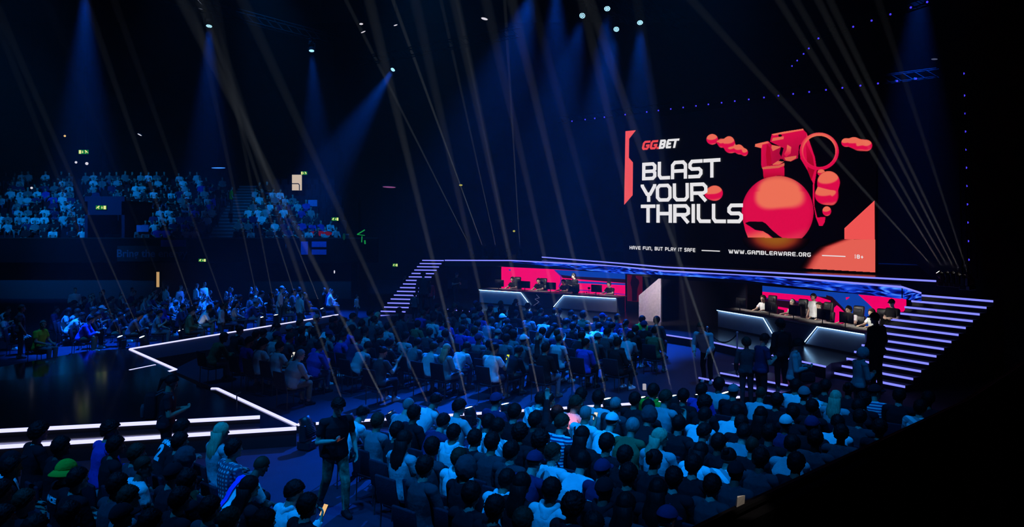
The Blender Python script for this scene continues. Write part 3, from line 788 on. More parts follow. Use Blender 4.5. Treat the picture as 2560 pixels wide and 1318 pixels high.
# ------------------------------------------------------------------ display artwork helpers
def quadmap(pl, tl, tr, br, bl, eps):
    """unit square -> pixel quad -> display plane; b runs up"""
    def f(a, b):
        x = (bl[0]*(1-a) + br[0]*a) * (1-b) + (tl[0]*(1-a) + tr[0]*a) * b
        y = (bl[1]*(1-a) + br[1]*a) * (1-b) + (tl[1]*(1-a) + tr[1]*a) * b
        return pl.at(x, y, eps)
    return f
c = .18
GL = {  # strokes on a unit cell, centre lines inset by the caller; lower case c = chamfer
 'A': [[(0,-.5),(0,1-c),(c,1),(1-c,1),(1,1-c),(1,-.5)], [(0,.42),(1,.42)]],
 'B': [[(0,0),(1-c,0),(1,c*.8),(1,.38),(.86,.5),(1,.62),(1,1-c*.8),(1-c,1),(0,1)], [(0,.5),(.86,.5)], [(0,-.5),(0,1.5)]],
 'L': [[(0,1.5),(0,c),(c,0),(1.5,0)]], 'I': [[(.5,-.5),(.5,1.5)]],
 'S': [[(1.5,1),(c,1),(0,1-c),(0,.5+c*.7),(c,.5),(1-c,.5),(1,.5-c*.7),(1,c),(1-c,0),(-.5,0)]],
 'T': [[(-.5,1),(1.5,1)], [(.5,-.5),(.5,1)]],
 'Y': [[(-.05,1.5),(-.05,1),(.36,.42),(.64,.42),(1.05,1),(1.05,1.5)], [(.5,-.5),(.5,.45)]],
 'O': [[(c,0),(1-c,0),(1,c),(1,1-c),(1-c,1),(c,1),(0,1-c),(0,c),(c,0),(1-c,0)]],
 'U': [[(0,1.5),(0,c),(c,0),(1-c,0),(1,c),(1,1.5)]],
 'R': [[(0,-.5),(0,1),(1-c,1),(1,1-c),(1,.42+c*.6),(1-c,.42),(0,.42)], [(.50,.42),(1,-.5)]],
 'H': [[(0,-.5),(0,1.5)], [(1,-.5),(1,1.5)], [(0,.5),(1,.5)]],
 'V': [[(-.02,1.5),(0,1),(.42,0),(.58,0),(1,1),(1.02,1.5)]], 'E': [[(1.5,0),(c*.6,0),(0,c*.6),(0,1-c*.6),(c*.6,1),(1.5,1)], [(0,.5),(1.2,.5)]],
 'F': [[(0,-.5),(0,1-c*.6),(c*.6,1),(1.5,1)], [(0,.48),(1.2,.48)]], 'N': [[(0,-.5),(0,1-c),(c,1),(1-c,1),(1,1-c),(1,-.5)]],
 'P': [[(0,-.5),(0,1),(1-c,1),(1,1-c),(1,.42+c*.6),(1-c,.42),(0,.42)]],
 'W': [[(-.02,1.5),(0,1),(.2,0),(.32,0),(.5,.9),(.68,0),(.8,0),(1,1),(1.02,1.5)]],
 'G': [[(1.3,1),(c,1),(0,1-c),(0,c),(c,0),(1-c,0),(1,c),(1,.46),(.5,.46)]],
 'M': [[(0,-.5),(0,1),(.34,1),(.5,.6),(.66,1),(1,1),(1,-.5)]],
 '1': [[(.1,.8),(.5,1),(.5,-.5)]], '8': [[(c,0),(1-c,0),(1,c*.8),(1,.36),(.86,.5),(1,.64),(1,1-c*.8),(1-c,1),(c,1),(0,1-c*.8),(0,.64),(.14,.5),(0,.36),(0,c*.8),(c,0),(1-c,0)], [(.14,.5),(.86,.5)]],
 '+': [[(0,.45),(1,.45)], [(.5,.0),(.5,.9)]], '.': [[(.5,0),(.5,.0001)]], ',': [[(.6,.06),(.4,-.12)]],
}
def glyph(mb, fmap, ch, x0, x1, tx, ty, m, y0=0.0, y1=1.0, slant=0.0):
    """draw ch in cell [x0,x1]x[y0,y1] of the mapped square with stroke tx, ty (fractions of the square)"""
    ix0, ix1, iy0, iy1 = x0 + tx / 2, x1 - tx / 2, y0 + ty / 2, y1 - ty / 2
    for st in GL[ch]:
        pts = []
        for (a, b) in st:
            X = ix0 + (ix1 - ix0) * a; Y = iy0 + (iy1 - iy0) * b
            X = min(max(X, x0 if a < -.2 else ix0 - (.06 * (x1 - x0) if a < 0 else 0)), x1 if a > 1.2 else ix1 + (.06 * (x1 - x0) if a > 1 else 0))
            Y = min(max(Y, y0 if b < -.3 else y0 - .15), y1 if b > 1.3 else iy1 + .001)
            pts.append(Vector((X / tx, Y / ty)))           # isotropic stroke space, stroke = 1
        if ch == '.': pts = [Vector(((x0 + x1) / 2 / tx, y0 / ty)), Vector(((x0 + x1) / 2 / tx, y0 / ty + 1.0))]
        if ch == ',': pts = [Vector(((x0 + x1) / 2 / tx, y0 / ty + 1.0)), Vector(((x0 + x1) / 2 / tx, y0 / ty)), Vector(((x0 + x1) / 2 / tx - .5, y0 / ty - .9))]
        n = len(pts); offs = []
        for i in range(n):
            d1 = (pts[i] - pts[i-1]).normalized() if i else None; d2 = (pts[i+1] - pts[i]).normalized() if i < n - 1 else None
            if d1 is None or d1.length < .5: d1 = d2
            if d2 is None or d2.length < .5: d2 = d1
            n1 = Vector((-d1.y, d1.x)); n2 = Vector((-d2.y, d2.x)); mv = n1 + n2
            mv = mv.normalized() if mv.length > 1e-4 else n1
            offs.append(mv * (.5 / max(.45, mv.dot(n1))))
        vs = []
        for pnt, of in zip(pts, offs):
            for sg in (1, -1):
                v = pnt + of * sg; vs.append(fmap(v.x * tx + slant * (v.y * ty), v.y * ty))
        mb.add(vs, [(2*i, 2*i+1, 2*i+3, 2*i+2) for i in range(n - 1)], m)
def pxpoly(mb, pl, pts, eps, m): mb.add([pl.at(x, y, eps) for x, y in pts], [list(range(len(pts)))], m)
def zm(ox, oy, sc): return lambda *pts: [(ox + x / sc, oy + y / sc) for x, y in pts]

# ------------------------------------------------------------------ big screen
R = P(2187.5, 685, RU + .02); uL = Vector((.62, -.78))
kx = (1560 - CX) / F
t_ = (R.x - kx * R.y) / (uL.x - kx * uL.y)
Lq = Vector((R.x - uL.x * t_, R.y - uL.y * t_))
PL = Plane((Lq.x, Lq.y), (R.x, R.y))
screen = empty('led_screen', ((R.x + Lq.x) / 2, (R.y + Lq.y) / 2, RU + .02), 'giant black screen on stage canopy showing red grenade advert and white slogan', 'screen')
so = screen.location.copy()
ang = math.atan2(PL.d.y, PL.d.x)
mb = MB(); W2 = t_ / 2 + .02; RM = Matrix.Rotation(ang, 4, 'Z')
SH = 6.2
M_scr = mat('screen_black', (.004, .004, .006), .5, .3, 0, .1, 3)
mb.box((-W2, .0, 0), (W2, .12, SH), M_scr, RM); mb.build('panel', screen)
mb = MB()
for k in range(9):
    x = -W2 + .1 + k * (2 * W2 - .2) / 8; mb.box((x - .03, .15, 0), (x + .03, .22, SH), M_steel, RM)
for z in (.3, 2.2, 4.2, 6.0): mb.box((-W2, .12, z), (W2, .16, z + .06), M_steel, RM)
mb.build('support_frame', screen)
E_white = emit('screen_white', lin(232, 230, 232), 1.0, False); E_red = emit('screen_red', lin(240, 84, 82), 1.0, True); E_gred = emit('screen_logo_red', lin(235, 70, 66), 1.0, False)
def rel(mb, o): mb.v = [tuple(Vector(v) - o) for v in mb.v]
# red side shapes
mb = MB()
pxpoly(mb, PL, [(1563.6,328),(1589.8,325.6),(1572.8,347.3),(1572.2,394.4),(1582.4,406.3),(1581.6,488.2),(1560.4,512.4)], .012, E_red)
rel(mb, so); mb.build('red_shape', screen); mb = MB()
pxpoly(mb, PL, [(2186.3,501.4),(2186.9,599.6),(2111,598),(2111,570.9)], .012, E_red)
rel(mb, so); mb.build('red_shape', screen)
# slogan
mb = MB()
f1 = quadmap(PL, (1605.5,407.3), (1801,395), (1801,443.3), (1605,451.3), .03)
for ch, a, b in zip('BLAST', (0,.199,.368,.590,.781), (.183,.357,.574,.772,1)): glyph(mb, f1, ch, a, b, .042, .19, E_white)
f2 = quadmap(PL, (1603,461.6), (1768.4,455.8), (1769,503), (1603.5,505), .03)
for ch, a, b in zip('YOUR', (0,.219,.476,.737), (.219,.458,.719,1)): glyph(mb, f2, ch, a, b, .050, .19, E_white)
f3 = quadmap(PL, (1602,511.8), (1857.5,508.7), (1857.5,558.5), (1602,556.8), .03)
for ch, a, b in zip('THRILLS', (0,.152,.316,.493,.547,.695,.846), (.142,.305,.481,.533,.683,.833,1)): glyph(mb, f3, ch, a, b, .0335, .19, E_white)
rel(mb, so); mb.build('slogan', screen)
mb = MB()
f4 = quadmap(PL, (1603.5,353), (1694,346.5), (1694,369.4), (1603.5,375.5), .03)
for ch, a, b, m in (('G',0,.2,E_gred),('G',.215,.415,E_gred),('.',.415,.48,E_gred),('B',.47,.64,E_white),('E',.66,.81,E_white),('T',.80,1,E_white)):
    glyph(mb, f4, ch, a, b, .062, .24, m, 0, 1, .055)
rel(mb, so); mb.build('logo', screen)
def line_of_text(mb, txt, tl, tr, br, bl, tx, ty, gap=.22, space=.55):
    f = quadmap(PL, tl, tr, br, bl, .034)
    wd = [{' ': space, '.': .42, ',': .42, 'I': .36, '1': .5, 'W': 1.35, 'M': 1.15}.get(ch, 1.0) for ch in txt]
    tot = sum(wd) + gap * (len(txt) - 1); x = 0
    for ch, w in zip(txt, wd):
        if ch != ' ': glyph(mb, f, ch, x / tot, (x + w) / tot, tx / tot, ty, E_white)
        x += w + gap
for txt, q4, tx_ in (('HAVE FUN, BUT PLAY IT SAFE', ((1574,614.8), (1738,620.9), (1738,630.5), (1574,623.4)), .24),
                     ('WWW.GAMBLEAWARE.ORG', ((1821,624), (2027,632), (2027,642.6), (1821.5,633.6)), .25), ('18+', ((2136,636.2), (2159,637.8), (2159,648), (2136,646.2)), .24)):
    mb = MB(); line_of_text(mb, txt, *q4, tx_, .20); rel(mb, so); mb.build('caption_text', screen)
for a, b in (((1754, 626.3), (1799.7, 628.2)), ((2055, 638.9), (2113.6, 641.4))):
    mb = MB(); pxpoly(mb, PL, [(a[0], a[1]-1.2), (b[0], b[1]-1.2), (b[0], b[1]+1.2), (a[0], a[1]+1.2)], .034, E_white); rel(mb, so); mb.build('caption_rule', screen)

# the grenade picture: shaded as an image on the display (numpy), one coloured facet per display pixel
def paint():
    x0, x1, y0, y1 = 1755, 2188, 314, 684; S = 1.0
    X, Yv = np.meshgrid(np.arange(x0, x1, S) + .5 * S, np.arange(y0, y1, S) + .5 * S)
    img = np.zeros(X.shape + (3,)); A = np.zeros(X.shape)
    z5 = lambda x, y: (1740 + x / 3.38, 310 + y / 3.38)
    sm = lambda e0, e1, v: np.clip((v - e0) / (e1 - e0), 0, 1) ** 2 * (3 - 2 * np.clip((v - e0) / (e1 - e0), 0, 1))
    OR, MG, DK, HI = np.array([236, 108, 84.]), np.array([222, 10, 72.]), np.array([120, 2, 28.]), np.array([244, 150, 110.])
    def put(mask, col):
        m = np.clip(mask, 0, 1)[..., None]; img[:] = img * (1 - m) + col * m; A[:] = np.maximum(A, mask)
    def tone(nx, ny, nz, hot=.28, soft=.18, rim=True):
        l = -ny * .80 + nz * .45 - nx * .12
        t = sm(hot, hot + soft, l)[..., None]; c_ = MG * (1 - t) + OR * t
        b = sm(.55, .9, ny * .9 + nx * .2)[..., None] * .8; c_ = c_ * (1 - b) + OR * b if rim else c_
        d = sm(.45, .05, nz)[..., None] * .45; return c_ * (1 - d) + DK * d
    def blobs(cs, k=10.0):
        h = np.full(X.shape, -9.0); gx = np.zeros(X.shape); gy = np.zeros(X.shape)
        acc = np.zeros(X.shape)
        for (cx, cy, rx, ry) in cs:
            cx, cy = z5(cx, cy); rx /= 3.38; ry /= 3.38
            d = np.sqrt(((X - cx) / rx) ** 2 + ((Yv - cy) / ry) ** 2); f = (1 - d) * min(rx, ry)
            w = np.exp(np.clip(f / 3.0, -20, 20)); acc += w
            zz = np.sqrt(np.clip(1 - d ** 2, 0, 1)); gx += w * (X - cx) / rx; gy += w * (Yv - cy) / ry
        h = 3.0 * np.log(acc + 1e-9); nx = gx / (acc + 1e-9); ny = gy / (acc + 1e-9); nz_ = np.sqrt(np.clip(1 - nx ** 2 - ny ** 2, 0, 1))
        put(np.clip(h + .5, 0, 1), tone(nx, ny, nz_))
    def polym(pts):
        pts = [z5(*p) for p in pts]; ins = np.zeros(X.shape)
        for ox, oy in ((-.25, -.25), (.25, -.25), (-.25, .25), (.25, .25)):
            k = np.zeros(X.shape, bool); n = len(pts)
            for i in range(n):
                (ax, ay), (bx, by) = pts[i], pts[(i + 1) % n]
                cond = ((ay > Yv + oy) != (by > Yv + oy))
                xi = ax + (Yv + oy - ay) * (bx - ax) / (by - ay + 1e-9); k ^= cond & (X + ox < xi)
            ins += k
        return ins / 4
    def grad(c0, c1, fx, fy, a, b):
        v = sm(a, b, (X - 1740) * 3.38 * fx + (Yv - 310) * 3.38 * fy)[..., None]; return c0 * (1 - v) + c1 * v
    # floor glow below the cut
    cut = Yv > 593.5 + (X - 1856) * .018
    gx, gy = z5(675, 955)
    d = np.sqrt(((X - gx) / 84) ** 2 + (np.maximum(Yv - gy, 0) / 46) ** 2)
    put((cut & (d < 1.15)) * sm(1.12, .55, d), np.array([150, 84, 22.]) * sm(1.0, .2, d)[..., None] + np.array([110, 4, 18.]) * (1 - sm(1.0, .2, d)[..., None]))
    ex = np.interp(Yv, [z5(0, 975)[1], z5(0, 1040)[1], z5(0, 1120)[1], z5(0, 1225)[1], 690], [z5(1200, 0)[0], z5(1030, 0)[0], z5(935, 0)[0], z5(870, 0)[0], z5(862, 0)[0]])
    rr = sm(-4, 42, X - ex)[..., None]
    put((cut & (X > ex - 4) & (Yv < 668 + (X - 1952) * .056)) * sm(-6, 26, X - ex), np.array([120, 4, 14.]) * (1 - rr) + np.array([231, 97, 84.]) * rr)
    # spoon (safety lever)
    put(polym([(890,45),(935,75),(1005,280),(1022,390),(1000,520),(1003,700),(1025,790),(1095,785),(1088,830),(1070,862),(1040,862),(1012,790),(985,640),(988,500),(940,390),(880,290)]), grad(OR, MG, .2, 1, 150, 420))
    put(polym([(925,150),(985,270),(1003,385),(975,480),(945,400)]), grad(MG, DK * 1.4, .3, 1, 350, 640))
    # body, then the cut mouth
    bx, by = z5(690, 742); r = 90.0
    nx, ny = (X - bx) / r, (Yv - by) / r; d = np.sqrt(nx ** 2 + ny ** 2); nz_ = np.sqrt(np.clip(1 - d * d, 0, 1))
    c_ = np.zeros(img.shape) + MG
    hx, hy = z5(705, 570); warp = .12 * np.sin(nx * 5 + 1) + .08 * np.sin(ny * 7)
    hot = np.sqrt(((X - hx) / 62) ** 2 + ((Yv - hy) / 52) ** 2) + warp * (Yv > hy)
    t = sm(1.06, .72, hot)[..., None]; c_ = c_ * (1 - t) + np.array([239, 112, 86.]) * t
    lo = sm(.50, .86, ny * .85 + nx * .25)[..., None] * .75; c_ = c_ * (1 - lo) + np.array([228, 78, 84.]) * lo
    e = sm(.55, .05, nz_)[..., None] * .35; c_ = c_ * (1 - e) + np.array([140, 0, 40.]) * e
    put(np.clip((1 - d) * r + .5, 0, 1) * (~cut), c_)
    blk = np.array([6, 2, 6.])
    put(polym([(412,838),(450,825),(560,826),(590,842),(640,895),(700,945),(735,966),(655,966),(610,930),(560,905),(500,895),(455,865),(430,850)]) * (~cut), blk)
    put(polym([(396,815),(430,852),(470,890),(520,905),(565,905),(610,935),(640,966),(440,966),(415,900)]) * (~cut), grad(MG, OR, .35, 1, 1030, 1160))
    # neck and fuse head
    put(polym([(562,360),(745,330),(748,440),(690,437),(570,458)]), grad(MG * .95, DK * 1.5, 0, 1, 380, 470))
    put(polym([(556,362),(700,350),(747,328),(748,352),(700,372),(560,384)]), OR * .9)
    put(polym([(497,192),(500,170),(540,160),(610,143),(640,175),(720,192),(705,250),(735,300),(700,330),(640,345),(552,370),(550,205)]), grad(MG, MG * .78, 1, .2, 560, 760))
    put(polym([(497,192),(500,170),(540,160),(600,148),(622,160),(560,175),(555,205)]), OR)
    put(polym([(600,172),(626,200),(640,345),(600,352),(590,260)]), DK * 1.5); put(polym([(648,230),(700,205),(722,192),(640,178),(636,200)]), OR * .95)
    put(polym([(690,312),(745,318),(700,345),(640,346)]), OR * .95); put(polym([(712,295),(740,300),(748,318),(700,314)]), blk)
    put(polym([(625,150),(640,85),(735,66),(900,40),(938,78),(925,150),(872,180),(862,290),(830,305),(800,318),(745,310),(720,280),(740,205)]), grad(MG, MG * .8, .3, 1, 250, 560))
    put(polym([(640,85),(735,66),(905,40),(912,52),(745,82),(655,98)]), OR); put(polym([(648,118),(742,104),(740,128),(640,146)]), OR * .97)
    hx, hy = z5(710, 98); put((np.hypot((X - hx) / 4.6, (Yv - hy) / 3.4) < 1) * 1.0, blk)
    put(polym([(770,175),(805,195),(800,250),(760,280),(745,255),(765,220)]), grad(OR, MG, 0, 1, 180, 290)); put(polym([(745,285),(800,275),(850,268),(845,290),(800,316),(760,310)]), OR * .93)
    # ring
    rx_, ry_ = z5(1041, 232); dd = np.hypot((X - rx_) / 44.6, (Yv - ry_) / 43.0); tt_ = np.abs(dd - 1) * 44
    an = (dd - 1) * 44 / 4.6; v = sm(-.5, .9, -(Yv - ry_) / 43 * .7 - an * .5)[..., None]
    put(np.clip(5.0 - tt_, 0, 1), MG * (1 - v) + OR * v)
    blobs([(1058,412,34,30)]); blobs([(1120,495,97,98),(1100,600,98,85),(1150,610,48,75)]); blobs([(1105,737,38,42)])
    blobs([(137,130,50,46)]); blobs([(185,152,14,10),(212,162,28,38),(280,160,48,58),(292,212,46,36),(365,215,36,42),(412,240,28,32)])
    blobs([(1265,157,38,37),(1335,158,54,48),(1370,185,40,38),(1400,178,48,46),(1442,182,48,48)]); blobs([(158,585,70,66),(110,590,38,40)])
    return X, Yv, img, A, S
Xp, Yp, img, A, S_ = paint()
sel = A > .08
col = img * A[..., None]; col = np.clip(col, 0, 255)[sel] / 255.0
colL = np.where(col <= .04045, col / 12.92, ((col + .055) / 1.055) ** 2.4)
xs, ys = Xp[sel], Yp[sel]; nq = len(xs)
co = np.zeros((nq, 4, 3))
a2, n2 = np.array(PL.a), np.array(PL.n)
for k, (ox, oy) in enumerate(((-.5, .5), (.5, .5), (.5, -.5), (-.5, -.5))):
    px, py = xs + ox * S_, ys + oy * S_; dx = (px - CX) / F; bs_ = a2 + n2 * .02
    Yd = (bs_[0] * n2[0] + bs_[1] * n2[1]) / (dx * n2[0] + n2[1])
    co[:, k, 0] = dx * Yd - so.x; co[:, k, 1] = Yd - so.y; co[:, k, 2] = H - (py - Y0) * Yd / F - so.z
mp_ = bpy.data.materials.new('screen_picture'); mp_.use_nodes = True; nt = mp_.node_tree; nt.nodes.remove(nt.nodes['Principled BSDF'])
at = nt.nodes.new('ShaderNodeAttribute'); at.attribute_name = 'picture'; em = nt.nodes.new('ShaderNodeEmission')
nt.links.new(at.outputs['Color'], em.inputs[0]); nt.links.new(em.outputs[0], nt.nodes['Material Output'].inputs['Surface']); mp_.cycles.emission_sampling = 'NONE'
me = np_mesh('grenade_picture', co.reshape(-1, 3), np.arange(nq * 4).reshape(-1, 4), False, (mp_,))
ca = me.color_attributes.new('picture', 'FLOAT_COLOR', 'POINT')
ca.data.foreach_set('color', np.repeat(np.concatenate([colL, np.ones((nq, 1))], 1), 4, axis=0).astype(np.float32).ravel())
newobj('grenade_picture', me, screen)

# ------------------------------------------------------------------ player booths
E_pink = emit('display_pink', lin(240, 0, 100), 1.0, True); E_blue = emit('display_blue', lin(12, 62, 165), 1.0, True); E_dark = emit('display_dark', lin(30, 8, 26), 1.0, False); E_purple = emit('display_purple', lin(90, 30, 150), 1.0, False)
def booth_display(name, pl, tlx, trx, zb, zt, label, shapes, z5):
    A, B = pl.at(tlx, 700), pl.at(trx, 700)
    e = empty(name, ((A.x + B.x) / 2, (A.y + B.y) / 2, DECK), label, 'screen', 'booth screens')
    o_ = e.location.copy(); half = (B - A).length / 2
    half = math.hypot(B.x - A.x, B.y - A.y) / 2
    mb = MB(); mb.box((-half, 0.005, zb - DECK), (half, .14, zt - DECK), M_scr, Matrix.Rotation(math.atan2(pl.d.y, pl.d.x), 4, 'Z')); mb.build('panel', e)
    mb = MB()
    for i, (pts, m) in enumerate(shapes): pxpoly(mb, pl, z5(*pts), .006 + .002 * i, m)
    rel(mb, o_); mb.build('picture', e)
    return e
brp = P(1562, 778, DECK); tlp = P(1253, 667, 2.21); PLL = Plane((tlp.x, tlp.y), (brp.x, brp.y))
zt_l = PLL.at(1562, 683).z
booth_display('booth_screen', PLL, 1253, 1563, DECK, zt_l, 'wide hot pink screen with blue corner behind the far player desk', [
    ([(293,188),(1530,247),(1530,632),(293,632)], E_pink),
    ([(815,218),(1530,247),(1530,352),(905,300),(885,275)], E_dark),
    ([(822,219),(1530,247),(1530,312),(1000,283),(892,270)], E_blue),
    ([(888,318),(1000,322),(1080,332),(1530,355),(1530,372),(900,345)], E_blue),
    ([(815,218),(825,219),(893,278),(893,345),(875,392),(862,390),(884,335),(884,285)], E_purple),
    ([(900,408),(1140,420),(1530,462),(1530,470),(1140,430),(900,416)], E_purple), ([(365,214),(388,215),(385,230),(372,228)], E_blue)], zm(1180, 620, 3.994))
tlr = P(1907, 714, 2.02); trr = P(2266, 746.4, 2.02); PLR = Plane((tlr.x, tlr.y), (trr.x, trr.y))
booth_display('booth_screen', PLR, 1906, 2266, DECK, 2.02, 'wide pink and blue screen with diagonal band behind the near player desk', [
    ([(742,375),(2180,505),(2180,1000),(742,860)], E_dark),
    ([(742,378),(2180,505),(2180,521),(1705,470),(1440,495),(742,440)], E_blue), ([(742,437),(1300,487),(1425,528),(1420,556),(1250,545),(742,492)], E_pink), ([(742,496),(1240,552),(1240,558),(742,503)], E_purple),
    ([(742,570),(860,580),(1200,635),(1410,652),(1410,668),(1200,655),(742,590)], E_pink), ([(742,590),(860,600),(1420,720),(1420,860),(742,800)], E_dark), ([(742,580),(800,590),(850,700),(850,800),(742,800)], E_pink), ([(960,600),(1030,630),(1090,720),(1090,800),(960,780)], E_pink),
    ([(1400,655),(1485,572),(1590,640),(1575,790),(1450,820),(1400,740)], E_pink), ([(1440,488),(1705,468),(1810,560),(2100,800),(2000,900),(1600,860),(1590,640)], E_blue),
    ([(1700,466),(2180,507),(2180,600),(2150,640),(2080,760),(1990,760),(1880,640),(1800,555)], E_pink), ([(1380,470),(1440,488),(1560,610),(1690,720),(1690,740),(1560,640),(1420,500),(1380,492)], E_dark),
    ([(1800,620),(1830,600),(1860,610),(1950,690),(1945,700),(1850,622),(1830,616),(1808,632)], E_pink), ([(1575,495),(1610,490),(1612,497),(1580,520)], E_pink)], zm(1720, 620, 3.994))
# dim red poster panel and pale slanted board between the booths
e = empty('poster_panel', tuple(PLL.at(1586, 780)), 'dim dark red poster panel with standing figure silhouette beside pink screen', 'panel'); eo = e.location.copy(); e.location.z = DECK; eo.z = DECK
Epan = emit('poster_dim_red', lin(74, 4, 22), 1.0, False); Efig = emit('poster_figure', lin(14, 3, 12), 1.0, False)
mb = MB(); aa = [PLL.at(x, y, 0) for x, y in ((1567, 684), (1606, 686))]; bb = [Vector((v.x, v.y, DECK)) for v in aa]
bk = Vector((-PLL.n.x, -PLL.n.y, 0)) * .06
mb.add([bb[0], bb[1], aa[1], aa[0], bb[0]+bk, bb[1]+bk, aa[1]+bk, aa[0]+bk], [(0,1,2,3),(7,6,5,4),(0,4,5,1),(1,5,6,2),(2,6,7,3),(3,7,4,0)], M_scr); rel(mb, eo); mb.build('panel', e)
mb = MB(); zz = zm(1180, 620, 3.994)
pxpoly(mb, PLL, zz((1550,255),(1702,258),(1702,540),(1550,530)), .008, Epan)
pxpoly(mb, PLL, zz((1600,268),(1632,268),(1638,300),(1665,318),(1672,350),(1652,410),(1648,530),(1598,530),(1596,410),(1580,350),(1590,315)), .012, Efig); rel(mb, eo); mb.build('picture', e)
mb = MB(); a = P(1597, 801, DECK); b = P(1652, 806, DECK); za = lambda px, py, v: H - (py - Y0) * v.y / F
th_ = Vector((.05, .04, 0))
pts = [a, b, Vector((b.x, b.y, min(2.32, za(1652, 688, b)))), Vector((a.x, a.y, za(1597, 739, a)))]
mb.add(pts + [p + th_ for p in pts], [(0,1,2,3),(7,6,5,4),(0,4,5,1),(1,5,6,2),(2,6,7,3),(3,7,4,0)], M_whitepanel)
tag(mb.build('slanted_board'), 'pale slanted board standing on the deck between the two booths', 'board')
# black walls that close the booths
for nm, pts in (('booth_wall', [p2(1606, 795, DECK), (7.2, 36.0), (6.9, 36.2), (5.2, 33.6)]), ):
    pass
def wallseg(a, b, z0, z1, label, t=.12):
    a = Vector((a[0], a[1], 0)); b = Vector((b[0], b[1], 0)); d = (b - a).normalized(); n_ = Vector((-d.y, d.x, 0)) * t
    mb = MB(); mb.prism(ccw([(a.x, a.y), (b.x, b.y), (b.x + n_.x, b.y + n_.y), (a.x + n_.x, a.y + n_.y)]), z0, z1, M_drape); o = mb.build('booth_wall'); o['label'] = label; o['category'] = 'wall'; return struct(o)
wallseg((6.05, 33.2), (9.1, 29.6), DECK, RF - .02, 'black wall between the two player booths')
wallseg((-2.6, 44.6), (.4, 43.6), DECK, RF - .02, 'black wall at the far end of the far booth')

# player desks with glowing edges
M_deskpanel = mat('desk_panel', (.34, .37, .45), .6, .3, 0, .05, 4)
M_deskdark = mat('desk_dark_panel', (.03, .03, .05), .35, .4)
M_desktop = mat('desk_top', (.20, .19, .18), .5, .3)
E_cool = emit('desk_edge_led', lin(150, 205, 255), 12.0, True)
def desk(a, b, depth, h, label, split):
    a = Vector((a[0], a[1], 0)); b = Vector((b[0], b[1], 0)); L = (b - a).length; ang = math.atan2(b.y - a.y, b.x - a.x)
    e = empty('player_desk', (a.x, a.y, DECK), label, 'desk', 'player desks', ang)
    mb = MB(); mb.box((0, .06, .0), (L, depth, h - .04), M_black); mb.build('cabinet', e)
    mb = MB(); mb.bbox((-.06, -.08, h - .04), (L + .06, depth + .03, h), M_desktop, .012); mb.build('desktop', e)
    x1, x2, sl = split
    def plate(pts, m, y0, y1, nm):
        n_ = len(pts); mb = MB(); vs = [(x, y0, z) for x, z in pts] + [(x, y1, z) for x, z in pts]
        mb.add(vs, [list(range(n_)), list(range(n_, 2*n_))[::-1]] + [(i, (i+1) % n_, n_ + (i+1) % n_, n_ + i)[::-1] for i in range(n_)], m); return mb.build(nm, e)
    zt = h - .075
    plate([(0, .06), (x1 + sl, .06), (x1, zt), (0, zt)], M_deskpanel, 0.0, .055, 'front_panel')
    plate([(x2, .06), (L, .06), (L, zt), (x2 + sl, zt)], M_deskpanel, 0.0, .055, 'front_panel')
    plate([(x1 + sl + .03, .06), (x2 - .03, .06), (x2 + sl - .03, zt), (x1 + .03, zt)], M_deskdark, 0.0, .05, 'front_panel')
    for pts in ([(0, zt), (x1, zt), (x1 + sl, .1)], [(x2, .1), (x2 + sl, zt), (L, zt)]):
        for (xa, z_a), (xb, z_b) in zip(pts[:-1], pts[1:]): led_bar('edge_light', (xa, -.05, z_a + .012), (xb, -.05, z_b + .012), .012, .014, E_cool, e)
    mb = MB(); mb.box((-.02, .02, .0), (L + .02, .05, .05), M_plastic); mb.build('kick_rail', e)
    return e, L, ang
dl_a, dl_b = P(1199, 722, 1.2), P(1541, 743, 1.2)
DESK_L, LL_, AL_ = desk(dl_a, dl_b, .85, .75, 'long dark player desk with glowing trapezoid panels before the far pink screen', (2.6, 4.5, .55))
dr_a, dr_b = P(1795, 772, 1.2), P(2163, 831, 1.2)
DESK_R, LR_, AR_ = desk(dr_a, dr_b, .85, .75, 'long dark player desk with glowing trapezoid panels before the near pink screen', (2.6, 4.6, .55))
# soft white lamps under the canopy edge light the players
def booth_lamp(D, ang, x, y, ty, e):
    R_ = Matrix.Rotation(ang, 4, 'Z'); p = D.location + R_ @ Vector((x, y, RF - .10 - DECK)); q = D.location + R_ @ Vector((x, ty, .85))
    spot('booth_light', p, q, e, 100, (1, .95, .86), .8, .12)
for x in (1.0, 3.2, 5.4, 7.0): booth_lamp(DESK_L, AL_, x, .15, 1.35, 75)
for x in (1.0, 2.8, 4.6, 6.2): booth_lamp(DESK_R, AR_, x, .15, 1.35, 95)
spot('board_fill_light', (4.9, 30.0, 2.15), (5.9, 31.7, 1.1), 130, 110, (.92, .82, .95), .8, .1)  # added to brighten the slanted board, without a lamp of its own
# ------------------------------------------------------------------ audience
def rz_of(f): return math.atan2(-f[0], f[1])
ORD = ['zeroth','first','second','third','fourth','fifth','sixth','seventh','eighth','ninth','tenth','eleventh','twelfth','thirteenth','fourteenth','fifteenth','sixteenth','seventeenth','eighteenth','nineteenth','twentieth'] 
TENS = {20:'twenty', 30:'thirty'}
def ordw(n): return ORD[n] if n <= 20 else '%s-%s' % (TENS[n // 10 * 10], ORD[n % 10]) if n % 10 else 'thirtieth'
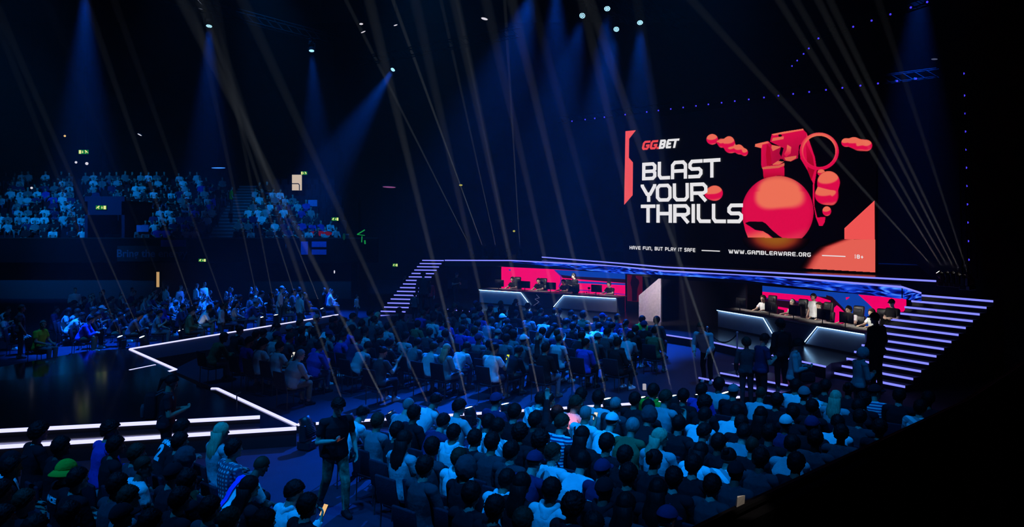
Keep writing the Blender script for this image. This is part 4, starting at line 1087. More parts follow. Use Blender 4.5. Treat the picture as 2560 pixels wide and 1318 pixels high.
# chair: padded seat and back on four slim legs
def chair_parts():
    m1 = mat('chair_fabric', (.016, .016, .028), .85, .15, 0, .2, 30, .2, 60)
    out = []
    mb = MB(); mb.bbox((-.215, -.17, .375), (.215, .28, .425), m1, .018); out.append(('seat', mb.mesh('seat', True)))
    mb = MB(); vs_m = Matrix.Translation((0, -.255, .45)) @ Matrix.Rotation(.12, 4, 'X'); mb.bbox((-.21, -.02, .02), (.21, .025, .43), m1, .018, vs_m); out.append(('backrest', mb.mesh('backrest', True)))
    for sx in (-1, 1):
        mb = MB(); mb.path([(sx * .20, .25, 0), (sx * .20, .25, .385)], .011, M_steel); out.append(('leg', mb.mesh('leg')))
        mb = MB(); mb.path([(sx * .20, -.22, 0), (sx * .20, -.20, .40), (sx * .20, -.275, .70)], .011, M_steel); out.append(('leg', mb.mesh('leg')))
    return out
CH = chair_parts()
def merged_chair():
    bm = bmesh.new(); mats = []
    for _, me in CH:
        k = len(bm.faces); bm.from_mesh(me); bm.faces.ensure_lookup_table()
        mm = me.materials[0]
        if mm not in mats: mats.append(mm)
        for f in bm.faces[k:]: f.material_index = mats.index(mm)
    me = bpy.data.meshes.new('chair'); bm.to_mesh(me); bm.free()
    for m in mats: me.materials.append(m)
    return me
CH1 = merged_chair()
def chair(x, y, z, rz, label, group, parts):
    if parts:
        r = empty('audience_chair', (x, y, z), label, 'chair', group, rz)
        for nm, me in CH: newobj(nm, me, r)
    else:
        r = newobj('audience_chair', CH1, None, (x, y, z)); r.rotation_euler.z = rz; tag(r, label, 'chair', group)
    return r
# code -> clothes
TOPS = {'wt': ('tee', 'white'), 'wh': ('hoodie', 'white'), 'wl': ('long', 'white'), 'ot': ('tee', 'offwhite'), 'lt': ('tee', 'lightgrey'), 'll': ('long', 'lightgrey'), 'gt': ('tee', 'grey'), 'gl': ('long', 'grey'),
        'kt': ('tee', 'black'), 'kl': ('long', 'black'), 'kh': ('hoodie', 'black'), 'dt': ('tee', 'darkgrey'), 'dl': ('long', 'darkgrey'), 'nl': ('long', 'navy'), 'nt': ('tee', 'navy'), 'bl': ('long', 'blue'),
        'gh': ('hoodie', 'green'), 'sa': ('tee', 'salmon'), 'st': ('tee', 'stripe'), 'pl': ('long', 'plaid'), 'pr': ('tee', 'print'), 'ph': ('hoodie', 'print'), 'ol': ('long', 'olive'), 'tl': ('long', 'teal'), 'mt': ('tee', 'maroon'), 'wk': ('tank', 'white'), 'yt': ('tee', 'yellowgreen')}
HRS = {'s': ('short', 'black'), 'S': ('short', 'brown'), 'c': ('crop', 'brown'), 'g': ('crop', 'grey'), 'q': ('curly', 'black'), 'b': ('bob', 'black'), 'B': ('bob', 'grey'), 'L': ('long', 'black'), 'N': ('long', 'blond'), 't': ('tail', 'black'), 'u': ('bun', 'black'),
       'K': ('cap', 'black'), 'W': ('cap', 'white'), 'V': ('cap', 'navy'), 'G': ('cap', 'grey'), 'H': ('hood', 'darkgrey'), 'X': ('bucket', 'green'), 'Y': ('beanie', 'black')}
PO = {'u': 'upright', 'f': 'forward', 'h': 'hunched', 's': 'slouch', 'p': 'phone', 't': 'turned', 'l': 'turned_left', 'a': 'arm_up', 'B': 'broad'}
SPECIAL = {}
def block(name, rows, zf, face, scale, label_group, parts, row_d=.95, mind=.45, face_j=.12):
    """rows: list of (px, py of head centre, code 'top hair pose', optional key)"""
    f = Vector((face[0], face[1])).normalized(); lat = Vector((f.y, -f.x)); rz = rz_of(f)
    ppl = []
    for it in rows:
        px, py, code = it[:3]; top, hr, po = code.split()
        pr = PROTO[PO[po]]; r_ = random.uniform(-face_j, face_j); sc = scale * random.uniform(.97, 1.03)
        hv = pr['HM'].translation * sc
        W = P(px, py, zf + hv.z); rot = Matrix.Rotation(rz + r_, 2)
        o = Vector((W.x, W.y)) - rot @ Vector((hv.x, hv.y))
        ppl.append(dict(o=o, rz=rz + r_, sc=sc, top=top, hr=hr, po=PO[po], key=it[3] if len(it) > 3 else None))
    for _ in range(60):          # keep neighbours a seat apart
        for i in range(len(ppl)):
            for j in range(i):
                d = ppl[i]['o'] - ppl[j]['o']; a_, b_ = d.dot(lat), d.dot(f)
                # seat footprint: mind wide, .78 deep
                ox, oy = mind - abs(a_), .64 - abs(b_)
                if ox > 0 and oy > 0:
                    if ox / mind < oy / .64: sft = lat * (ox / 2 * (1 if a_ >= 0 else -1)) * .6
                    else: sft = f * (oy / 2 * (1 if b_ >= 0 else -1)) * .6
                    ppl[i]['o'] = ppl[i]['o'] + sft; ppl[j]['o'] = ppl[j]['o'] - sft
    mx = max(p['o'].dot(f) for p in ppl)
    for p in ppl: p['row'] = int(round((mx - p['o'].dot(f)) / row_d)) + 1
    used = sorted(set(p['row'] for p in ppl)); remap = {r: i + 1 for i, r in enumerate(used)}
    for p in ppl: p['row'] = remap[p['row']]
    for r in set(p['row'] for p in ppl):
        for i, p in enumerate(sorted([p for p in ppl if p['row'] == r], key=lambda p: p['o'].dot(lat))): p['seat'] = i + 1
    for p in ppl:
        tk, tc_ = TOPS[p['top']]; hk, hc_ = HRS[p['hr']]
        where = '%s seat, %s row, %s' % (ordw(p['seat']), ordw(p['row']), name)
        lab = 'person in %s %s with %s, %s' % (CN.get(tc_, tc_), GN[tk], headname(hk, hc_), where)
        lc = random.choice(['darkgrey', 'black', 'denim', 'denim', 'khaki', 'denimlight', 'grey'])
        o = person(p['po'], (p['o'].x, p['o'].y, zf), p['rz'], tk, tc_, lc, hk, hc_, scale=p['sc'], label=lab, group='seated audience', shoec=random.choice(['darkgrey', 'white', 'black', 'grey']))
        chair(p['o'].x, p['o'].y, zf, rz, 'black audience chair, %s' % where, 'audience chairs', parts)
        if p['key']: SPECIAL[p['key']] = (o, p)
    return ppl

FR = [  # front right block, from the catwalk back to the dark wall
 (907,1035,'wl s h'),(955,1052,'gt S u'),(1022,1015,'lt g f'),(1036,1037,'kl s u'),(1090,1003,'wt s h'),(1105,1055,'nl s f'),(1147,1020,'ot s p'),(995,1078,'kt s u','emblem'),(1027,1105,'lt L u'),(1068,1115,'dl s u'),
 (1172,1088,'wh s u'),(1178,1150,'wh S u'),(1218,1105,'kt s u'),(1214,1165,'kh H u'),(1250,1000,'nl V u'),(1222,1062,'wt s f'),(1250,1190,'wh s f','emblem2'),(1349,1003,'ph s f'),(1368,1004,'kl s t'),(1432,1013,'sa S p','salmon'),
 (1458,990,'kt s u'),(1489,1003,'ot s u'),(1473,1037,'wt g u','strap'),(1284,1035,'kt s u'),(1270,1062,'pr s u'),(1310,1078,'kl q u'),(1380,1058,'st S p','stripe'),(1345,1058,'kt s u'),(1328,1112,'kl q u'),(1295,1125,'dl s u'),
 (1352,1140,'wt S t'),(1443,1095,'kl L u'),(1438,1150,'wt b B'),(1384,1228,'wh s u','white_hoodie'),(1318,1215,'kl L u'),(1450,1240,'kl q u'),(1290,1155,'nl V f'),(1582,1060,'ol B B'),(1533,1055,'wl W f'),(1553,1002,'dl g u'),
 (1592,1000,'kl s u'),(1614,988,'gh s u','green'),(1512,1165,'nt V u','bluecap'),(1520,1110,'kl s u'),(1580,1155,'kl s u'),(1500,1235,'kh K u'),(1590,1235,'dl L u'),(1645,1012,'kl s u'),(1665,994,'lt S p'),(1713,990,'kl s u'),
 (1747,980,'bl s u'),(1778,972,'ot s u'),(1838,980,'kt G u'),(1772,1012,'kl q u'),(1832,1032,'wt s h'),(1894,985,'ot c f'),(1910,1048,'kl L u'),(1947,1055,'nl W u'),(1620,1042,'kl H B'),(1651,1096,'lt N t','blonde'),
 (1705,1058,'kl b u'),(1757,1044,'wl s f'),(1775,1085,'kl s p','phone1'),(1808,1112,'kl s u'),(1797,1155,'pr u f'),(1745,1140,'wl L f'),(1848,1085,'tl s B'),(1635,1152,'kl u u'),(1855,1060,'kl s u'),(1840,1182,'dl K u'),
 (1990,966,'wt s u'),(2003,994,'kl G u'),(2035,983,'wk s u'),(2068,967,'kl s u'),(2092,996,'lt N u','blonde2'),(2112,977,'kl u u'),(1957,1002,'kl s u'),(2025,1022,'kl s u'),(1975,1032,'kl s u'),(2048,1056,'kl V u'),
 (2086,1066,'wt s h'),(2142,1012,'kh s B'),(2190,992,'st K t'),(2240,990,'kl s u'),(2160,1003,'kl q u'),(1962,1108,'lt s B'),(1930,1092,'kl s u'),(2035,1102,'dl s u'),(2200,1072,'kl s u'),(2155,1042,'dl s u'),
 (2296,1018,'pr s u'),(2318,1000,'kl s u'),(1700,1210,'kl s u'),(1650,1225,'kl L u'),(1560,1280,'kl s u'),(1640,1285,'nl V p','phone2'),(1745,1215,'dl s u'),(1540,1195,'kl s u'),(1690,1160,'kl s u'),(1900,1150,'dl s u'),
 (1250,1275,'kl s u'),(1185,1235,'kl s u'),(1300,1300,'kl S u'),(1475,1300,'kl s u'),(1130,1170,'dl s u'),(2100,1085,'dl s u'),(1990,1160,'kl s u'),(1880,1110,'kl c u'),(1410,1030,'kl s a'),(1245,1110,'dl s u'),
]
FL = [  # front left block
 (100,1082,'kl q u'),(135,1122,'kl s u'),(278,1078,'bl q t'),(62,1156,'wt K u'),(168,1178,'kl X u','bucket'),(300,1120,'kt s u'),(335,1132,'dl S u'),(370,1166,'wt c t','sling'),(12,1235,'kl s u'),(75,1262,'kl S u'),
 (265,1258,'gt S u'),(302,1288,'kl K u'),(120,1300,'lt s f'),(190,1285,'kl s u'),(455,1072,'kt s f','two'),(486,1098,'kl s u'),(460,1150,'ol H u'),(523,1088,'ll N u'),(556,1132,'pl s u'),(652,1166,'wt c h','flag'),
 (641,1226,'kl L u'),(721,1226,'wh s p','phonef'),(771,1266,'kl s u'),(440,1246,'kl s u'),(420,1198,'mt K u'),(478,1208,'kl s u','triangle'),(520,1290,'dl s u'),(575,1302,'kl S u'),(400,1296,'kl s u'),(20,1165,'kl s u'),
 (235,1190,'kl s u'),(330,1210,'dl s u'),(15,1300,'nl s u'),(645,1300,'kl s u'),
]
PF = block('front right block', FR, 0, (.64, .77), 1.05, 'FR', True, 1.0)
PFL = block('front left block', FL, 0, (.64, .77), 1.05, 'FL', True, 1.0)

def inpoly(x, y, poly):
    k = False; n = len(poly)
    for i in range(n):
        (ax, ay), (bx, by) = poly[i], poly[(i + 1) % n]
        if (ay > y) != (by > y) and x < ax + (y - ay) * (bx - ax) / (by - ay): k = not k
    return k
def px_of(v): return (CX + F * v[0] / v[1], Y0 + F * (H - v[2]) / v[1])
def fill(listed, polypx, zf, face, row_d, seat_d, keep, tops, seed):
    rnd = random.Random(seed); f = Vector((face[0], face[1])).normalized(); lat = Vector((f.y, -f.x)); hz = zf + 1.25
    base = [P(x, y, hz) for x, y in polypx]; c0 = sum((Vector((b.x, b.y)) for b in base), Vector((0, 0))) / len(base)
    taken = [P(it[0], it[1], hz) for it in listed]; out = []
    for r in range(-22, 23):
        for s_ in range(-40, 41):
            q = c0 + f * (r * row_d) + lat * (s_ * seat_d + (r % 2) * seat_d * .5)
            if q.y < 4: continue
            x, y = px_of((q.x, q.y, hz))
            if not inpoly(x, y, polypx): continue
            if min([9] + [math.hypot(q.x - t.x, q.y - t.y) for t in taken]) < .62: continue
            if rnd.random() > keep: continue
            out.append((x, y, '%s %s %s' % (rnd.choice(tops), rnd.choice('ssssSSScqLbKVtGu'), rnd.choice('uuufffhspptl'))))
    return out
CE = [(660,835,'lt s f'),(772,818,'ot W f'),(792,797,'kt G u'),(832,820,'ot s h'),(700,868,'ot s p','phonec'),(752,888,'lt g B'),(800,868,'bl s B'),(945,790,'lt N u'),(970,818,'lt s u'),(1005,792,'dl s u'),(1085,798,'ot s u'),(1120,815,'lt s f'),
 (1015,842,'lt s u'),(1045,858,'gt s f'),(1090,868,'ot S f'),(1122,872,'tl N u'),(1150,868,'wt s h'),(1225,862,'dl s u'),(1190,760,'nl V u'),(1203,790,'bl V u'),(1252,796,'gt W u'),(1325,790,'gt s u'),(1366,800,'lt s f'),(1270,848,'gl s u'),
 (1310,850,'gt W u'),(1355,848,'gt G u'),(1392,848,'ot c u'),(1440,818,'kt s u'),(1467,822,'wt s f'),(1492,818,'wt s f'),(1530,818,'lt s p'),(1606,800,'gh s u'),(1642,802,'dl s u'),(1575,842,'lt s h'),(1240,872,'wt s p','phoned'),(1365,872,'kl s a'),(1545,858,'kl s u'),(920,868,'lt s h'),(640,838,'kl s u')]
polyC = [(545,835),(700,812),(860,790),(1000,775),(1180,758),(1300,760),(1500,790),(1640,795),(1650,835),(1545,865),(1300,880),(1130,886),(900,890),(720,890),(560,872)]
DARKT = ['kl','kl','kl','kt','kt','kt','dl','dl','dt','nl','nl','gl','gt','gt','lt','ot','kh','ol','bl']
cf = fill(CE, polyC, ISL, (.62, .78), 1.02, .60, .90, DARKT + ['kl', 'dl', 'kt', 'kh'], 3)
PC_ = block('centre block', CE + cf, ISL, (.62, .78), 1.0, 'CE', False, 1.0)
LE = [(175,778,'lt s p'),(192,782,'lt S f'),(206,790,'ot s h'),(256,772,'wt W f'),(278,772,'wt c h'),(228,800,'bl s f'),(415,768,'ot s f'),(524,772,'wt s f'),(458,770,'nl s p'),(302,790,'kl s f'),(140,775,'nl s u'),(320,780,'kl s f'),(440,758,'lt g f'),(375,780,'gt s f'),
 (350,790,'dl q f'),(400,785,'gt s p'),(540,760,'kl s f'),(570,750,'lt s u'),(600,745,'kt s f'),(702,742,'ot s u'),(705,722,'lt W f'),(735,730,'gl s u'),(750,728,'lt s u'),(655,735,'lt s f'),(680,738,'kt s u'),(630,742,'gt s p'),(490,765,'kl s f'),(590,760,'gl L u'),(245,790,'kl s f'),(20,775,'ot s f'),(18,792,'lt s p'),(45,800,'kl s u')]
polyL = [(150,775),(185,735),(300,722),(500,716),(700,716),(800,718),(845,728),(700,752),(500,782),(330,800),(250,800)]
lf = fill(LE, polyL, 0, (.94, .34), 1.15, .66, .62, DARKT + ['lt', 'ot'], 9)
lf_near = sorted(lf, key=lambda t: -t[1]); NIND = 22
PLf = block('far left block', LE + lf_near[:NIND], 0, (.94, .34), 1.0, 'LE', False, 1.1)
print('people', NP[0], 'centre fill', len(cf), 'left fill', len(lf))

# ------------------------------------------------------------------ far stand with its crowd
TY, TZ, ROWS, RD, RR = 45.0, 3.05, 10, .92, .43
mb = MB(); x0, x1 = -43.5, -9.4
for r in range(ROWS):
    mb.box((x0, TY + r * RD, 0 if r else 2.3), (x1 - r * .32, TY + (r + 1) * RD + (.0 if r < ROWS - 1 else 6.5), TZ + r * RR), M_tier)
struct(mb.build('floor_tier'))
mb = MB(); mb.box((x0, TY - .25, 2.25), (x1 + 1.5, TY - .05, TZ + .62), M_wall); mb.box((x0, TY - .28, TZ + .60), (x1 + 1.5, TY - .02, TZ + .66), M_steel); struct(mb.build('wall_balcony'))
mb = MB(); mb.box((x0, TY + 1.0, 0), (x1, TY + 1.3, 2.3), M_wall); struct(mb.build('wall_under_tier'))
# stairway through the stand
sa = [PD(506, 590, TY).x, PD(566, 590, TY).x]
mb = MB()
M_stair = mat('aisle_steps', (.22, .22, .26), .8, .2)
for r in range(ROWS * 2):
    y = TY + r * RD / 2; z = TZ + RR * (r * .5) + .10
    mb.box((sa[0] - r * .05, y + .02, z - .25), (sa[1] - r * .05, y + RD / 2, z - .05), M_tier)
    mb.box((sa[0] - r * .05, y - .02, z - .09), (sa[1] - r * .05, y + RD / 2, z), M_stair)
tag(mb.build('aisle_stairs'), 'pale stepped aisle climbing through the crowd of the far stand', 'stairs')
# entrance box of the stand (vomitory)
vx0, vx1 = PD(212, 520, TY).x, PD(312, 520, TY).x
M_vom = mat('vomitory_wall', (.02, .02, .06), .8, .2)
mb = MB()
mb.box((vx0, TY - .02, 3.1), (vx0 + .18, TY + 3.4, 5.85), M_vom); mb.box((vx1 - .18, TY - .02, 3.1), (vx1, TY + 3.4, 5.85), M_vom)
mb.box((vx0, TY - .02, 5.05), (vx1, TY + .2, 6.15), M_vom); mb.box((vx0, TY, 5.75), (vx1, TY + 3.4, 5.9), M_vom)
e = empty('stand_entrance', ((vx0 + vx1) / 2, TY, 3.1), 'dark blue entrance box set into the far stand under green exit sign', 'entrance'); rel(mb, e.location); mb.build('walls', e)
E_door = emit('lit_doorway', lin(205, 185, 165), 1.0)
E_door2 = emit('lit_doorway_warm', lin(190, 150, 100), 1.0)
mb = MB(); a = PD(226, 548, TY + 2.9); b = PD(244, 566, TY + 2.9); mb.box((a.x, TY + 3.0, b.z - .4), (b.x, TY + 3.05, a.z), E_door); rel(mb, e.location); mb.build('lit_opening', e)

low = [build_proto(POSES[k], 0.045, False, True) for k in ('upright', 'forward', 'slouch', 'phone')]
lowst = build_proto(POSES['stand'], 0.045, False, True)
CM = [M_skin, HC['black'], CL['white'], CL['lightgrey'], CL['black'], CL['darkgrey'], CL['navy'], CL['grey'], CL['offwhite'], CL['denim'], CL['green'], CL['maroon'], HC['brown'], CL['blue']]
def lowmat(p, shirt, trous, hair, long_):
    mi = np.zeros(len(p['quads']), np.int32); q = p['quads'][:, 0]
    mi[p['sets']['long' if long_ else 'tee'][q]] = shirt; mi[p['sets']['trousers'][q]] = trous; mi[p['sets']['shoes'][q]] = 5
    h = p['hl'][q]; hair_m = (p['L'][q] == 'head') & ((h[:, 2] > .055) | ((h[:, 1] < -.02) & (h[:, 2] > -.08)))
    mi[hair_m] = hair; return mi
cco, cq, cm, nb_v = [], [], [], 0
rnd = random.Random(21)
def add_low(p, x, y, z, rz, sc, shirt, trous, hair, long_):
    global nb_v
    c_, s_ = math.cos(rz), math.sin(rz); co = p['co'] * sc
    co = np.stack([co[:, 0] * c_ - co[:, 1] * s_ + x, co[:, 0] * s_ + co[:, 1] * c_ + y, co[:, 2] + z], 1)
    cco.append(co); cq.append(p['quads'] + nb_v); cm.append(lowmat(p, shirt, trous, hair, long_)); nb_v += len(co)
seats = MB()
polyT = [(-60,425),(180,432),(300,430),(480,432),(640,448),(760,492),(830,545),(860,592),(-60,592)]
for r in range(ROWS):
    y = TY + r * RD + .35; z = TZ + r * RR
    x = x0 + .5
    while x < x1 - .3 - r * .32:
        hx, hy = px_of((x, y, z + 1.2))
        onstair = sa[0] - r * .1 - .25 < x < sa[1] - r * .1 + .25
        invom = vx0 - .3 < x < vx1 + .3 and r < 4
        if not onstair and not invom:
            seats.box((x - .21, y - .05 + .18, z), (x + .21, y + .03 + .18, z + .40), M_drape); seats.box((x - .21, y + .20, z + .38), (x + .21, y + .26, z + .80), M_drape)
            if inpoly(hx, hy, polyT) and rnd.random() < (.84 if hx > 330 else .72):
                p = rnd.choice(low); w_ = rnd.random()
                sh = rnd.choice([2, 2, 8, 3]) if w_ < .40 else rnd.choice([4, 4, 5, 6, 6, 7, 7, 13, 11, 10 if w_ > .97 else 4])
                add_low(p, x + rnd.uniform(-.06, .06), y, z, rz_of((.45, -.9)) + rnd.uniform(-.4, .4), rnd.uniform(.95, 1.05), sh, rnd.choice([5, 9, 9, 7, 4]), rnd.choice([1, 1, 12]), rnd.random() < .4)
        x += .56
o = seats.build('stand_seats'); tag(o, 'rows of folded dark plastic seats in the far stand', 'seats', None, 'stuff')
for it in lf_near[NIND:]:
    v = P(it[0], it[1], 1.25); w_ = rnd.random()
    add_low(rnd.choice(low), v.x, v.y, 0, rz_of((.94, .34)) + rnd.uniform(-.3, .3), 1, rnd.choice([2, 8, 3]) if w_ < .3 else rnd.choice([4, 5, 6, 7]), rnd.choice([5, 9, 7]), 1, w_ < .5)
for (px, py, z, sh) in ((187,722,.0,3),(415,716,.0,3),(450,716,.0,8),(490,712,.0,8),(510,708,.0,2),(545,468,4.6,4),(578,470,5.0,10),(700,722,0,8),(750,735,0,3),(1010,690,.0,4)):
    v = P(px, py, z + 1.68) if py > 566 else PD(px, py, 47.5); zz_ = z if py > 566 else v.z - 1.64
    add_low(lowst, v.x, v.y, zz_, rz_of((.8, .3)) + rnd.uniform(-1.5, 1.5), 1, sh, 5, 1, False)
me = np_mesh('crowd', np.concatenate(cco), np.concatenate(cq), True, CM, np.concatenate(cm))
o = newobj('crowd', me); tag(o, 'packed seated crowd filling the far stand and the back of the floor', 'crowd', None, 'stuff')
# ------------------------------------------------------------------ catwalk and small stage at the left
low_px = [(741,1066),(0,1112),(-260,1128),(-260,946),(0,918),(223,877),(325,872.5),(440,924),(366,943),(407,961),(542,971)]
catw = [p2(325,873,LOW), p2(845,787,LOW), p2(868,795,LOW), p2(530,873,LOW), p2(388,896,LOW)]
struct(flat('floor_catwalk', ccw(catw), .001, LOW - .004, M_carpet, M_black))
low_stage = flat('stage_platform', ccw([p2(x, y, LOW) for x, y in low_px]), .001, LOW, M_gloss, M_black)
tag(low_stage, 'low gloss black stage platform with zigzag white edge lights at left of hall', 'stage')
upp_px = [(650,1038),(0,1072),(-260,1086),(-260,978),(150,938),(322,925),(386,912)]
upp_stage = flat('stage_platform', ccw([p2(x, y, UPP) for x, y in upp_px]), LOW + .001, UPP, M_gloss, M_black)
tag(upp_stage, 'upper gloss black tier with thick white front light resting on the low platform', 'stage')
def edge(a, b, z, h, parent, d=.05, m=None, out=0.0):
    zt = (LOW if parent is low_stage else UPP) if out else z
    A, B = P(a[0], a[1], zt), P(b[0], b[1], zt)
    if out:
        u_ = (B - A).normalized(); n_ = Vector((u_.y, -u_.x, 0)); n_ = n_ if n_.y < 0 else -n_; A = A + n_ * out + Vector((0, 0, z - zt)); B = B + n_ * out + Vector((0, 0, z - zt))
    o = led_bar('led_strip', A, B, h, d, m or M_led); o.parent = parent
edge((741,1066),(0,1112), LOW - .035, .062, low_stage, out=.028); edge((0,1112),(-260,1128), LOW - .035, .062, low_stage, out=.028)
edge((650,1038),(0,1072), UPP - .035, .062, upp_stage, out=.028); edge((0,1072),(-260,1086), UPP - .035, .062, upp_stage, out=.028); edge((322,925),(386,912), UPP - .03, .075, upp_stage, out=.028)
for a, b in (((325,873),(440,924)),((440,924),(362,944)),((372,943),(407,961)),((528,971),(542,971)),((542,971),(741,1063))):
    edge(a, b, LOW + .012, .022, low_stage, .075)
o = led_bar('catwalk_edge_light', P(325, 873, LOW + .01), P(845, 787, LOW + .01), .05, .05); tag(o, 'thin white light strip along the far edge of the blue catwalk', 'light strip')
e = empty('microphone_stand', tuple(P(592, 1102, 0)), 'thin black stand rising before the white light strips of the low stage', 'stand')
mb = MB(); mb.tube((0,0,0),(0,0,.95),.012,M_steel); mb.build('pole', e); mb = MB(); mb.lathe([(.14,0),(.13,.02),(.02,.03)], M_black, 16); mb.build('base', e); mb = MB(); mb.tube((-.05,0,.95),(.08,0,.99),.02,M_plastic); mb.build('clip', e)

# ------------------------------------------------------------------ moving head beams
def beam(name, p, q, energy, ang, col, r):
    return spot(name, p, q, energy, ang, col, .45, .02)
def fixture_meshes():
    out = {}
    mb = MB(); mb.bbox((-.17, -.14, 0), (.17, .14, .16), M_plastic, .02); mb.box((-.12, -.145, .04), (.12, -.14, .12), M_steel); out['base'] = mb.mesh('base', False)
    mb = MB()
    for sx in (-1, 1): mb.bbox((sx * .165 - .025, -.07, .16), (sx * .165 + .025, .07, .48), M_plastic, .015)
    mb.bbox((-.18, -.08, .16), (.18, .08, .21), M_plastic, .015); out['yoke'] = mb.mesh('yoke', False)
    mb = MB(); mb.lathe([(.06, -.20), (.11, -.17), (.125, -.05), (.125, .10), (.115, .19), (.10, .20), (.095, .17)], M_plastic, 22)
    for k in range(6): mb.lathe([(.128, -.15 + k * .03), (.131, -.145 + k * .03), (.128, -.14 + k * .03)], M_black, 22)
    out['head'] = mb.mesh('head', True)
    mb = MB(); mb.lathe([(.001, .185), (.092, .183), (.092, .175)], emit('beam_lens', (1, .93, .82), 12.0), 20); out['lens'] = mb.mesh('lens', False)
    return out
FX = fixture_meshes(); PIV = .42
def moving_head(lens_px, depth_z, top_px, top_y, energy, label, group, ang=1.8, col=(.78, .88, 1), zb=0.0, hang=False, sc=1.0, rad=.085):
    L = P(lens_px[0], lens_px[1], depth_z) if not hang else PD(lens_px[0], lens_px[1], depth_z)
    T = PD(top_px[0], top_px[1], top_y); d = (T - L).normalized()
    piv = L - d * .18 * sc; base_z = piv.z - PIV * sc
    r = empty('moving_head_light', (piv.x, piv.y, base_z), label, 'stage light', group, math.atan2(d.y, d.x) - math.pi / 2); r.scale = (sc,) * 3
    newobj('base', FX['base'], r); newobj('yoke', FX['yoke'], r)
    el = math.atan2(math.hypot(d.x, d.y), d.z)
    h = newobj('head', FX['head'], r); h.location = (0, 0, PIV); h.rotation_euler.x = -el
    g = newobj('lens', FX['lens'], h)
    if base_z > zb + .03 and not hang:
        mb = MB(); mb.bbox((-.20, -.17, -(base_z - zb) / sc), (.20, .17, -.002), M_black, .015); mb.build('road_case', r)
    if energy: beam('beam_light', L + d * .06, T, energy, ang, col, rad)
    return r
BE = 400000.0
B1 = [  # lens px, top px, brightness  - row in front of the carpet island
 ((760,1046),(640,760),.0),((868,1039),(690,520),.55),((975,1033),(455,0),1.0),((1078,1027),(790,400),.6),((1172,1020),(960,150),1.0),((1263,1011),(1060,100),.7),((1352,1008),(1150,60),1.0),((1443,1003),(1290,330),.75),
 ((1518,998),(1270,-40),1.0),((1604,995),(1330,0),.45),((1682,991),(1490,150),.8),((1748,987),(1640,300),.35),((1813,983),(1560,250),1.05)]
for i, (a, t, b) in enumerate(B1):
    moving_head(a, .60, t, P(a[0], a[1], .60).y + .4, BE * b, 'black moving head light before the lit island edge, %s from the left' % ordw(i + 1), 'moving head lights along the island')
B2 = [((355,843),(130,330),.5),((300,842),(60,230),.35),((452,826),(250,330),.35),((500,819),(215,0),.65),((575,806),(350,180),.4),((653,794),(510,120),.5),((690,788),(540,0),.55),((752,783),(520,60),.8),((805,772),(480,-40),1.0)]
for i, (a, t, b) in enumerate(sorted(B2)):
    moving_head(a, .50, t, P(a[0], a[1], .50).y - 2.0, BE * 1.0 * b, 'black moving head light beyond the far catwalk edge, %s from the left' % ordw(i + 1), 'moving head lights behind the catwalk', 1.5, rad=.10)
B3 = [((1178,623),(875,20),.8),((1209,623),(975,-20),1.35),((1241,623),(1100,-10),.6),((1270,624),(1130,-60),.5),((1300,625),(1258,-60),.75)]
for i, (a, t, b) in enumerate(B3):
    L = PD(a[0], a[1], 41.0); moving_head(a, 41.0, t, 44.0, BE * 3.6 * b, 'moving head light on the far canopy roof, %s from the left' % ordw(i + 1), 'moving head lights on the far canopy', 1.0, (.82, .93, 1), hang=True, sc=.9, rad=.09)
B4 = [((2345,681),(1720,-10),.7),((2363,681),(1935,-20),.8),((2377,681),(1990,0),.7),((2391,683),(2040,-10),.8),((2405,688),(2070,-10),.7),((2421,688),(2215,60),.35)]
for i, (a, t, b) in enumerate(B4):
    moving_head(a, 22.6 - .12 * i, t, 25.0, BE * 1.05 * b, 'moving head light at the near end of the canopy, %s from the left' % ordw(i + 1), 'moving head lights at the canopy end', 1.7, (.9, .95, 1), hang=True, sc=.72, rad=.05)

# ------------------------------------------------------------------ overhead LED washes with visible blue cones, on trusses
M_hang = mat('matt_black_rigging', (.003, .003, .004), .9, .05)
def wash_meshes():
    out = {}
    mb = MB(); mb.lathe([(.10, -.22), (.17, -.16), (.20, .0), (.20, .06), (.185, .06)], M_hang, 24); out['head'] = mb.mesh('head', True)
    E = emit('wash_led', (.30, .72, 1.0), 5.0)
    mb = MB()
    for rr, n_ in ((0, 1), (.075, 6), (.145, 12)):
        for k in range(n_):
            a = 2 * math.pi * k / n_; mb.lathe([(.001, .066), (.022, .064), (.022, .058)], E, 8, Matrix.Translation((rr * math.cos(a), rr * math.sin(a), 0)))
    out['led_face'] = mb.mesh('led_face', False)
    mb = MB()
    for sx in (-1, 1): mb.box((sx * .225 - .02, -.04, -.05), (sx * .225 + .02, .04, .42), M_hang)
    mb.box((-.245, -.05, .40), (.245, .05, .46), M_hang); out['yoke'] = mb.mesh('yoke', False)
    mb = MB(); mb.bbox((-.16, -.12, .46), (.16, .12, .62), M_hang, .015); mb.tube((0, 0, .62), (0, 0, .78), .03, M_hang); mb.box((-.42, -.03, .735), (.42, .03, .80), M_hang); mb.box((-.03, -.42, .735), (.03, .42, .80), M_hang); out['base'] = mb.mesh('base', False)
    return out
WM = wash_meshes(); WS = .72
W1 = [((523,63),(523,500),.0,1.0,'over the catwalk'),((779,125),(800,500),0,.8,'over the far stand edge'),((983,173),(850,380),-2,1.6,'over the far stage end, tilted left'),((1456,38),(1405,250),-3,.6,'highest left of a cluster over the stage'),((1518,20),(1505,300),-2,1.1,'topmost of the cluster over the stage'),
      ((1541,72),(1500,300),-3,.6,'lowest of the cluster over the stage'),((1600,55),(1598,330),-2,1.0,'right end of the cluster over the stage'),((212,-32),(212,400),0,1.3,''),((1390,-62),(1388,300),-1,1.2,''),((1332,-25),(1280,150),-3,.9,''),((2300,-90),(2285,300),4,1.0,'')]
trz = 13.9
